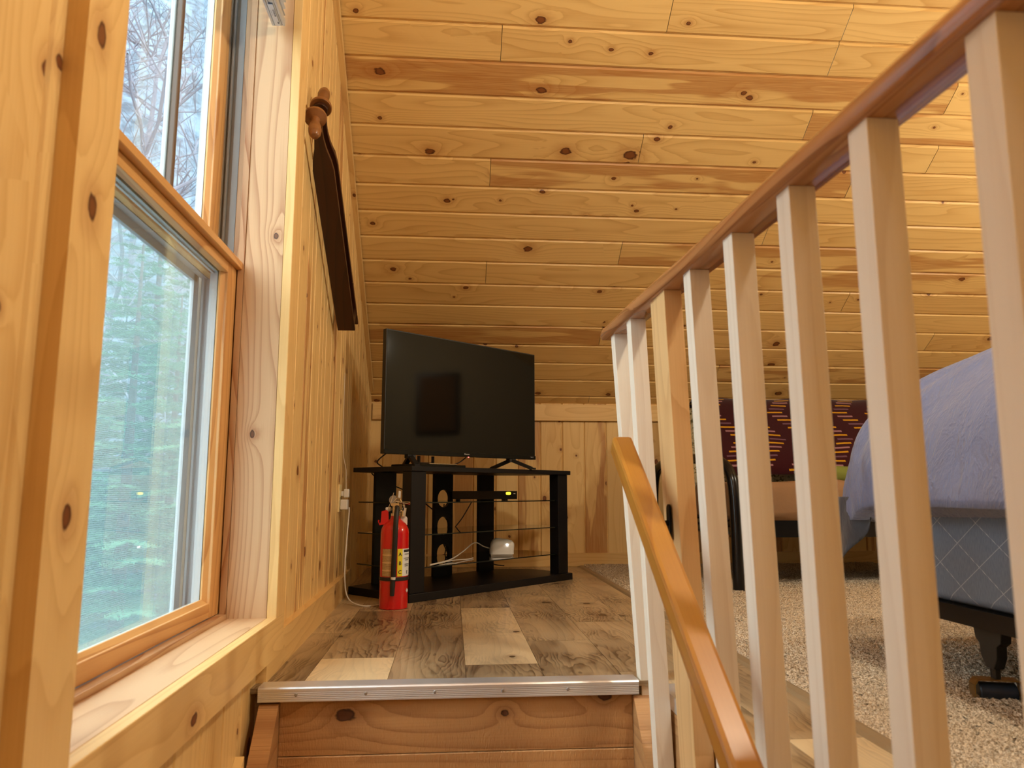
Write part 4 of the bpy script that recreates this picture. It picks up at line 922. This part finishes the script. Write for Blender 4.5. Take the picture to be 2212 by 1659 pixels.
# ------------------------------------------------------------------ futon with blanket
fu = thing('futon_sofa', (2.3, 4.0, 0), 'black metal futon with tan seat and floral mattress against the back wall', 'sofa')
arm = [(1.335, 3.44, .0), (1.335, 3.44, .30), (1.333, 3.445, .46), (1.328, 3.47, .55), (1.315, 3.54, .605), (1.295, 3.66, .63), (1.25, 3.95, .635), (1.215, 4.20, .62), (1.20, 4.31, .57), (1.196, 4.35, .46), (1.196, 4.36, .30), (1.196, 4.36, 0)]
def smooth_pts(P, m=6):
    cu = [Vector(p) for p in P]; out = []
    for i in range(len(cu)-1):
        p0, p1, p2, p3 = cu[max(i-1, 0)], cu[i], cu[i+1], cu[min(i+2, len(cu)-1)]
        for k in range(m): q = k/m; out.append(.5*((2*p1)+(-p0+p2)*q+(2*p0-5*p1+4*p2-p3)*q*q+(-p0+3*p1-3*p2+p3)*q**3))
    return out+[cu[-1]]
for dx in (0, 2.1):
    mb = MB(); mb.tube(smooth_pts([(x+dx, y, z) for x, y, z in arm]), .027, 14); mb.tube([(1.33+dx, 3.46, .28), (1.20+dx, 4.34, .28)], .018, 10); mb.tube([(1.26+dx, 3.9, .28), (1.26+dx, 3.9, .62)], .012, 8); mb.build('arm', [M['blacksteel']], fu)
mb = MB(); mb.box(1.36, 3.40, 3.56, 3.60, .245, .325, 'x'); mb.box(1.36, 3.40, 4.25, 4.29, .245, .325, 'x'); mb.box(1.36, 3.40, 3.60, 4.25, .30, .318, 'x'); mb.build('frame', [M['blacksteel']], fu)
def cushion(name, X0, X1, prof, mat, parent, wob=.006, seed=1, n=30, endr=.04):
    """closed (y, z) profile swept in x with rounded ends"""
    mb = MB(); g = random.Random(seed); cy_ = sum(p[0] for p in prof)/len(prof); cz_ = sum(p[1] for p in prof)/len(prof); m = len(prof)
    xs = [X0, X0+endr*.15, X0+endr*.5, X0+endr] + [X0+endr+(X1-X0-2*endr)*k/n for k in range(1, n)] + [X1-endr, X1-endr*.5, X1-endr*.15, X1]
    sc_ = [.0, .12, .05, 0]
    for i, x in enumerate(xs):
        e = min(i, len(xs)-1-i); k = [.80, .90, .97, 1.0][e] if e < 4 else 1.0
        for j, (y, z) in enumerate(prof):
            r_ = wob*math.sin(x*9+j*1.3+seed)*.6+wob*(g.random()-.5)
            mb.v.append(Vector((x, cy_+(y-cy_)*k, cz_+(z-cz_)*k + r_)))
    acc = 0
    for j in range(m):
        q = (j+1) % m; l = math.hypot(prof[q][0]-prof[j][0], prof[q][1]-prof[j][1])
        for i in range(len(xs)-1):
            mb.face((i*m+j, i*m+q, (i+1)*m+q, (i+1)*m+j), [(xs[i], acc), (xs[i], acc+l), (xs[i+1], acc+l), (xs[i+1], acc)], smooth=True)
        acc += l
    mb.face([j for j in range(m)], [(0, 0)]*m); mb.face([(len(xs)-1)*m+j for j in range(m)][::-1], [(0, 0)]*m)
    return mb.build(name, [mat], parent, angle=70)
def rr(y0, y1, z0, z1, r=.04, m=4):
    o = []
    for (cy_, cz_, a0) in ((y1-r, z0+r, -90), (y1-r, z1-r, 0), (y0+r, z1-r, 90), (y0+r, z0+r, 180)):
        for k in range(m+1): a = R(a0+90*k/m); o.append((cy_+r*math.cos(a), cz_+r*math.sin(a)))
    return o
cushion('seat', 1.37, 3.38, rr(3.535, 4.25, .322, .515, .05), M['tan'], fu, .010, 3)
def slab(off, y0=4.06, z0=.53, y1=4.44, z1=1.0, th=.17):
    d = Vector((0, y1-y0, z1-z0)).normalized(); nn = Vector((0, -d.z, d.y)); L_ = math.hypot(y1-y0, z1-z0); o = []
    r = .06
    for (cu_, cv, a0) in ((L_-r, r+off, 0), (r, r+off, 90), (r, th-r, 180), (L_-r, th-r, 270)):
        for k in range(5):
            a = R(a0+90*k/4); u_ = cu_+r*math.cos(a)*1; v_ = cv - r*math.sin(a) if a0 in (0, 90) else cv - r*math.sin(a)
            p = Vector((0, y0, z0)) + d*u_ - nn*(v_-.0); o.append((p.y, p.z))
    return o
cushion('back_mattress', 1.33, 3.42, slab(0), M['floral'], fu, .006, 5, endr=.07)
# blanket draped over the back
def blanket():
    path = [(3.965, .565), (3.972, .60), (3.985, .63), (4.03, .69), (4.09, .765), (4.15, .84), (4.215, .92), (4.26, .97), (4.295, 1.0), (4.34, 1.022), (4.39, 1.022), (4.44, 1.0), (4.50, .93), (4.53, .85)]
    m = len(path); nx = 70; X0, X1 = 1.43, 3.36; us = [0]
    for i in range(1, m): us.append(us[-1]+math.hypot(path[i][0]-path[i-1][0], path[i][1]-path[i-1][1]))
    mb = MB()
    for s_ in (0, 1):
        for i in range(nx+1):
            x = X0+(X1-X0)*i/nx
            for j, (y, z) in enumerate(path):
                wv = .006*math.sin(x*11+j*.35)+.004*math.sin(x*27+j); off = -.008*s_
                mb.v.append(Vector((x + (.03*j/m if i == 0 else 0), y-.010+wv*.4-off*.7, z+wv*.5+(off if s_ else 0))))
    for s_ in (0, 1):
        b = s_*(nx+1)*m
        for i in range(nx):
            for j in range(m-1):
                x0, x1 = X0+(X1-X0)*i/nx, X0+(X1-X0)*(i+1)/nx
                f = (b+i*m+j, b+(i+1)*m+j, b+(i+1)*m+j+1, b+i*m+j+1); uv = [(x0, us[j]), (x1, us[j]), (x1, us[j+1]), (x0, us[j+1])]
                if s_: f = f[::-1]; uv = uv[::-1]
                mb.face(f, uv, smooth=True)
    N_ = (nx+1)*m
    for i in range(nx): mb.face((i*m, N_+i*m, N_+(i+1)*m, (i+1)*m), [(0, .02)]*4)
    for j in range(m-1): mb.face((j, j+1, N_+j+1, N_+j), [(0, .02)]*4); mb.face((nx*m+j, N_+nx*m+j, N_+nx*m+j+1, nx*m+j+1), [(0, .02)]*4)
    o = mb.build('throw_blanket', [M['blanket']], angle=80)
    return tag(o, 'burgundy throw blanket with yellow and pink dashes draped over the back of the futon', 'blanket')
blanket()
tag(cushion('green_cushion', 1.93, 2.30, rr(3.86, 4.02, .517, .60, .038), M['green'], None, .004, 8), 'olive green cushion lying on the tan futon seat, half hidden by the bed', 'cushion')

# ------------------------------------------------------------------ bed
bd = thing('bed', (1.95, 1.3, 0), 'bed on a black steel frame with rollers, grey quilted box spring', 'bed')
def soft_box(x0, x1, y0, y1, z0, z1, r, mat, name, parent, n=6):
    mb = MB()
    per = []
    for (cx, cy_, a0) in ((x1-r, y0+r, -90), (x1-r, y1-r, 0), (x0+r, y1-r, 90), (x0+r, y0+r, 180)):
        for k in range(n+1): a = R(a0+90*k/n); per.append((cx, cy_, math.cos(a), math.sin(a)))
    m = len(per); q_ = .02; lv = [(z0, r-q_), (z0+q_*.3, r-q_*.3), (z0+q_, r), (z1-q_, r), (z1-q_*.3, r-q_*.3), (z1, r-q_)]; us = [0]
    P = [(a+r*c, b+r*s) for a, b, c, s in per]
    for i in range(1, m+1): us.append(us[-1]+math.hypot(P[i % m][0]-P[i-1][0], P[i % m][1]-P[i-1][1]))
    for (z, rr_) in lv:
        for (cx, cy_, c, s) in per: mb.v.append(Vector((cx+rr_*c, cy_+rr_*s, z)))
    for i in range(len(lv)-1):
        for k in range(m):
            j = (k+1) % m; mb.face((i*m+k, i*m+j, (i+1)*m+j, (i+1)*m+k), [(us[k], lv[i][0]), (us[k+1], lv[i][0]), (us[k+1], lv[i+1][0]), (us[k], lv[i+1][0])], smooth=True)
    mb.face([(len(lv)-1)*m+k for k in range(m)], [P[k] for k in range(m)]); mb.face([k for k in range(m)][::-1], [P[k] for k in range(m)][::-1])
    return mb.build(name, [mat], parent, angle=60)
soft_box(1.195, 2.66, .05, 1.985, .205, .432, .05, M['quilt'], 'box_spring', bd)
soft_box(1.20, 2.65, .06, 1.98, .437, .62, .06, M['greysheet'], 'mattress', bd)
mb = MB()
mb.prism((1.186, .03, .163), (1.186, 1.90, .163), [(0, 0), (.004, 0), (.004, .036), (.045, .036), (.045, .040), (0, .040)], (1, 0, 0), up=(0, 0, 1))
mb.prism((2.67, .03, .163), (2.67, 1.90, .163), [(0, 0), (-.004, 0), (-.004, .036), (-.045, .036), (-.045, .040), (0, .040)], (1, 0, 0), up=(0, 0, 1))
for y in (.25, 1.62): mb.box(1.19, 2.67, y, y+.035, .163, .198, 'x')
mb.build('frame', [M['blacksteel']], bd)
def caster(x, y):
    mb = MB()
    mb.poly([(x-.012, y+a, z) for a, z in [(-.045, .165), (.045, .165), (.040, .135), (.028, .125), (.026, .10), (.012, .075), (-.012, .075), (-.024, .10), (-.026, .125), (-.040, .135)]], (.026, 0, 0))
    mb.box(x-.007, x+.006, y-.010, y+.002, .05, .10); mb.tube([(x, y+.012, .10), (x, y+.010, .05)], .004, 8)
    leg = mb.build('leg', [M['blackmat']], bd, bevel=.0015)
    xf_ = Matrix.Translation((x, y, 0)) @ Matrix.Rotation(R(-107), 4, 'Z') @ Matrix.Translation((-x, -y, 0))
    mb = MB(); W = .045; pf = [(-W, .006), (-W-.004, .014), (-W-.004, .040), (-W+.004, .052), (W-.004, .052), (W+.004, .040), (W+.004, .014), (W, .006)]
    for i in range(len(pf)-1):
        p, q = pf[i], pf[i+1]; mb.prism((x, y+p[0], p[1]), (x, y+q[0], q[1]), [(-.016, -.0015), (.016, -.0015), (.016, .0015), (-.016, .0015)], (1, 0, 0))
    mb.build('fork', [M['brass']], leg, xf=xf_)
    mb = MB(); mb.lathe([(0, -.038), (.019, -.038), (.021, -.036), (.021, .036), (.019, .038), (0, .038)], (x-.002, y, .024), (0, 1, 0), 24); mb.build('roller', [M['navy']], leg, angle=40, xf=xf_)
caster(1.222, 1.645); caster(2.63, 1.645); caster(1.222, .25)
# comforter heap
def comforter():
    xc, yc, a, b, H_, zb = 1.99, 1.20, .875, 1.06, .46, .45
    g = np.random.default_rng(5); nu, nv = 200, 46; V_ = []
    for i in range(nv+1):
        t_ = i/nv                                       # 0 hem .. 1 crown
        ph = t_*math.pi/2
        for k in range(nu):
            th = 2*math.pi*k/nu; c, s = math.cos(th), math.sin(th)
            cr = np.sign(c)*abs(c)**.24; sr = np.sign(s)*abs(s)**.24
            rad = math.cos(ph)**.62; z = zb + H_*math.sin(ph)**.95
            wr = .012*math.sin(th*23+4*math.sin(t_*5))*math.sin(ph*2)**.5 + .010*math.sin(th*9+t_*6) if t_ < 1 else 0
            hang = -.035*(1-t_)**6*(1+.6*math.sin(th*5+1))
            V_.append((xc+(a+wr)*cr*rad, yc+(b+wr)*sr*rad, z+hang+.012*math.sin(th*7+t_*9)*math.cos(ph)))
    mb = MB(); mb.v = [Vector(p) for p in V_]
    for i in range(nv):
        for k in range(nu):
            q = (k+1) % nu; mb.face((i*nu+k, i*nu+q, (i+1)*nu+q, (i+1)*nu+k), [(k*.02, i*.02)]*4, smooth=True)
    # turned-under hem
    b0 = len(mb.v)
    for k in range(nu):
        p = mb.v[k]; mb.v.append(Vector((xc+(p.x-xc)*.93, yc+(p.y-yc)*.93, p.z-.004)))
    for k in range(nu): q = (k+1) % nu; mb.face((b0+k, b0+q, q, k), [(0, 0)]*4, smooth=True)
    mb.face([b0+k for k in range(nu)][::-1], [(0, 0)]*nu)
    o = mb.build('comforter', [M['sheet']], angle=180)
    tag(o, 'crumpled blue grey cotton comforter heaped on the bed', 'bedding'); return o
comforter()
mb = MB(); nu, nv = 24, 14
for i in range(nv+1):
    for k in range(nu+1):
        s_ = k/nu; t_ = i/nv
        x = 1.160+.012*math.sin(s_*9+t_*2)*t_+.02*s_; y = 2.21-.23*s_-.01*t_*math.sin(s_*5); z = .452 - t_*(.20*(1-s_)**.7*(1-.25*s_)+.02)
        mb.v.append(Vector((x, y, z)))
for i in range(nv):
    for k in range(nu): mb.face((i*(nu+1)+k, i*(nu+1)+k+1, (i+1)*(nu+1)+k+1, (i+1)*(nu+1)+k), [(k*.01, i*.01)]*4, smooth=True)
o = mb.build('bed_sheet', [M['greysheet']]); m_ = o.modifiers.new('thick', 'SOLIDIFY'); m_.thickness = .003
tag(o, 'grey sheet corner hanging below the comforter at the end of the bed', 'sheet')

# picture and low chest on the right wall, seen only as reflections in the television
pc = thing('framed_picture', (XR-.02, 2.52, 1.4), 'brown framed picture on the cream right wall, reflected in the television', 'picture')
mb = MB(); mb.box(XR-.03, XR-.002, 2.28, 2.76, 1.08, 1.76, 'z', (2, .6, 0)); mb.build('picture_frame', [MW['old']], pc)
mb = MB(); mb.box(XR-.033, XR-.030, 2.32, 2.72, 1.12, 1.72, 'z', (2, .6, 0)); mb.build('canvas', [M['tan']], pc)

# ------------------------------------------------------------------ outdoors
def zg(x, y):
    d = -.5*x+.87*y; h = min(max(0, d-14.5)*1.2, 44)
    return -3.2 + h + .25*math.sin(x*.35+y*.2)
mb = MB(); n = 70
for i in range(n+1):
    for j in range(n+1):
        x = -.75-60*(i/n)**1.3; y = -25+85*j/n; mb.v.append(Vector((x, y, zg(x, y)+.5*math.sin(x*1.3+y*.9)*math.sin(y*1.1-x*.4)*(1 if -.5*x+.87*y > 16 else 0))))
for i in range(n):
    for j in range(n): mb.face((i*(n+1)+j, (i+1)*(n+1)+j, (i+1)*(n+1)+j+1, i*(n+1)+j+1), [(0, 0)]*4, smooth=True)
tag(mb.build('ground', [M['snow']]), kind='structure')

def foliage_mesh(name, H, Rb, seed, whorl=.30, z0=.4):
    """spruce: drooping boughs made of flat needle-clad twigs"""
    g = random.Random(seed); V_, F_ = [], []
    def needle_twig(p, d, L_, sidev):
        # a twig: overlapping slim blades fanning both ways
        n = max(5, int(L_/.022))
        for k in range(n):
            t_ = k/n; q = p + d*(L_*t_)
            for s_ in (-1, 1):
                ln = .060*(1-.35*t_)*g.uniform(.8, 1.2)
                nd = (d*.75 + sidev*s_*.8 + Vector((0, 0, g.uniform(-.25, .45)))).normalized()
                wv = d*.0095
                b = len(V_); V_.extend([q-wv, q+wv, q+nd*ln]); F_.append((b, b+1, b+2))
    z = z0
    while z < H-.1:
        rr_ = Rb*(1-z/H)**.85*g.uniform(.85, 1.1); nb = g.randint(7, 9); a0 = g.random()*6.28
        for b_ in range(nb):
            a = a0 + 6.283*b_/nb + g.uniform(-.2, .2); dh = Vector((math.cos(a), math.sin(a), 0)); L_ = rr_*g.uniform(.8, 1.1); sd = Vector((-dh.y, dh.x, 0))
            m = max(3, int(L_/.085)); zz = z + g.uniform(-.06, .06)
            for k in range(m):
                t_ = (k+.5)/m
                if t_ < .18: continue
                p = dh*(L_*t_) + Vector((0, 0, zz - .28*L_*t_ + .22*L_*t_*t_))
                tl = (.34*(1-t_)+.10)*min(1, L_)*g.uniform(.8, 1.2)
                for s_ in (-1, 1):
                    td = (dh*.62 + sd*s_*.8 + Vector((0, 0, -.18+g.uniform(-.12, .08)))).normalized(); tsd = td.cross(Vector((0, 0, 1))).normalized()
                    needle_twig(p, td, tl, tsd)
                    if tl > .15:
                        for h in (.35, .65): needle_twig(p+td*tl*h, (td+tsd*.9*(1 if g.random() < .5 else -1)).normalized(), tl*.45, td)
                needle_twig(p, dh, .14, sd)
        z += whorl*g.uniform(.75, 1.15)
    me = bpy.data.meshes.new(name); me.from_pydata([tuple(v) for v in V_], [], F_); me.materials.append(M['needles']); me.update(); return me
def trunk_mesh(H, r): 
    mb = MB(); mb.tube([(0, 0, -.3), (0, 0, H*.5), (0, 0, H)], [r, r*.55, .01], 8); o = mb.build('trunk', [M['bark']]); me = o.data; bpy.data.objects.remove(o); return me
fmA = foliage_mesh('foliage', 6.6, 2.3, 3, .20); fmB = foliage_mesh('foliage', 5.6, 2.0, 8, .21); tkm = trunk_mesh(6.2, .11)
def spruce(x, y, me, s, rot, label):
    z = zg(x, y)-.1
    o = thing('spruce_tree', (x, y, z), label, 'tree', 'spruce trees outside the window'); o.scale = (s, s, s); o.rotation_euler[2] = rot
    f = bpy.data.objects.new('foliage', me); C.objects.link(f); f.parent = o
    k = bpy.data.objects.new('trunk', tkm); C.objects.link(k); k.parent = o
spruce(-3.05, 7.3, fmA, .98, .3, 'green spruce tree closest to the window, filling the lower panes')
spruce(-4.6, 8.2, fmB, 1.05, 1.2, 'green spruce tree at the left of the lower window panes')
spruce(-4.1, 11.3, fmA, 1.05, 2.2, 'spruce tree just behind the closest one')
spruce(-7.2, 12.2, fmB, 1.3, 3.0, 'spruce tree further back at the left of the window view')
spruce(-6.0, 15.2, fmB, 1.3, 4.0, 'most distant spruce tree in the window view')
def bare_tree(x, y, H, seed, label):
    g = random.Random(seed); mb = MB(); base = Vector((0, 0, 0))
    def grow(p, d, L_, r, lv):
        pts = [p]; q = p; dd = d.copy()
        for k in range(3):
            dd = (dd + Vector((g.uniform(-.18, .18), g.uniform(-.18, .18), g.uniform(-.04, .1)))).normalized(); q = q + dd*L_/3; pts.append(q)
        mb.tube(pts, [r, r*.88, r*.76, r*.62], 4 if lv > 1 else 6, cap=False)
        if lv >= 5: return
        if lv == 4 and g.random() < .25: return
        for k in range(3 if lv else 5):
            sp = g.choice(pts[1:]); a = g.random()*6.28; side = Vector((math.cos(a), math.sin(a), g.uniform(-.1, .6)))
            grow(sp, (dd*.55+side*.75).normalized(), L_*g.uniform(.55, .78), r*.62, lv+1)
    grow(base, Vector((0, 0, 1)), H*.42, .09, 0)
    o = thing('bare_tree', (x, y, zg(x, y)-.1), label, 'tree', 'bare trees outside the window'); b = mb.build('branches', [M['bare']]); b.parent = o
bare_tree(-5.4, 13.6, 8.4, 2, 'leafless tree behind the spruces, right of the window bar')
bare_tree(-7.6, 15.6, 9.4, 5, 'leafless tree behind the spruces, left of the window bar')
bare_tree(-8.4, 19.5, 10, 9, 'tall leafless tree on the hillside, its crown right of the window bar')
bare_tree(-11.4, 20.5, 10, 12, 'tall leafless tree on the hillside at the far left of the window view')
bare_tree(-10.6, 25.0, 10, 15, 'most distant leafless tree, high on the hillside')
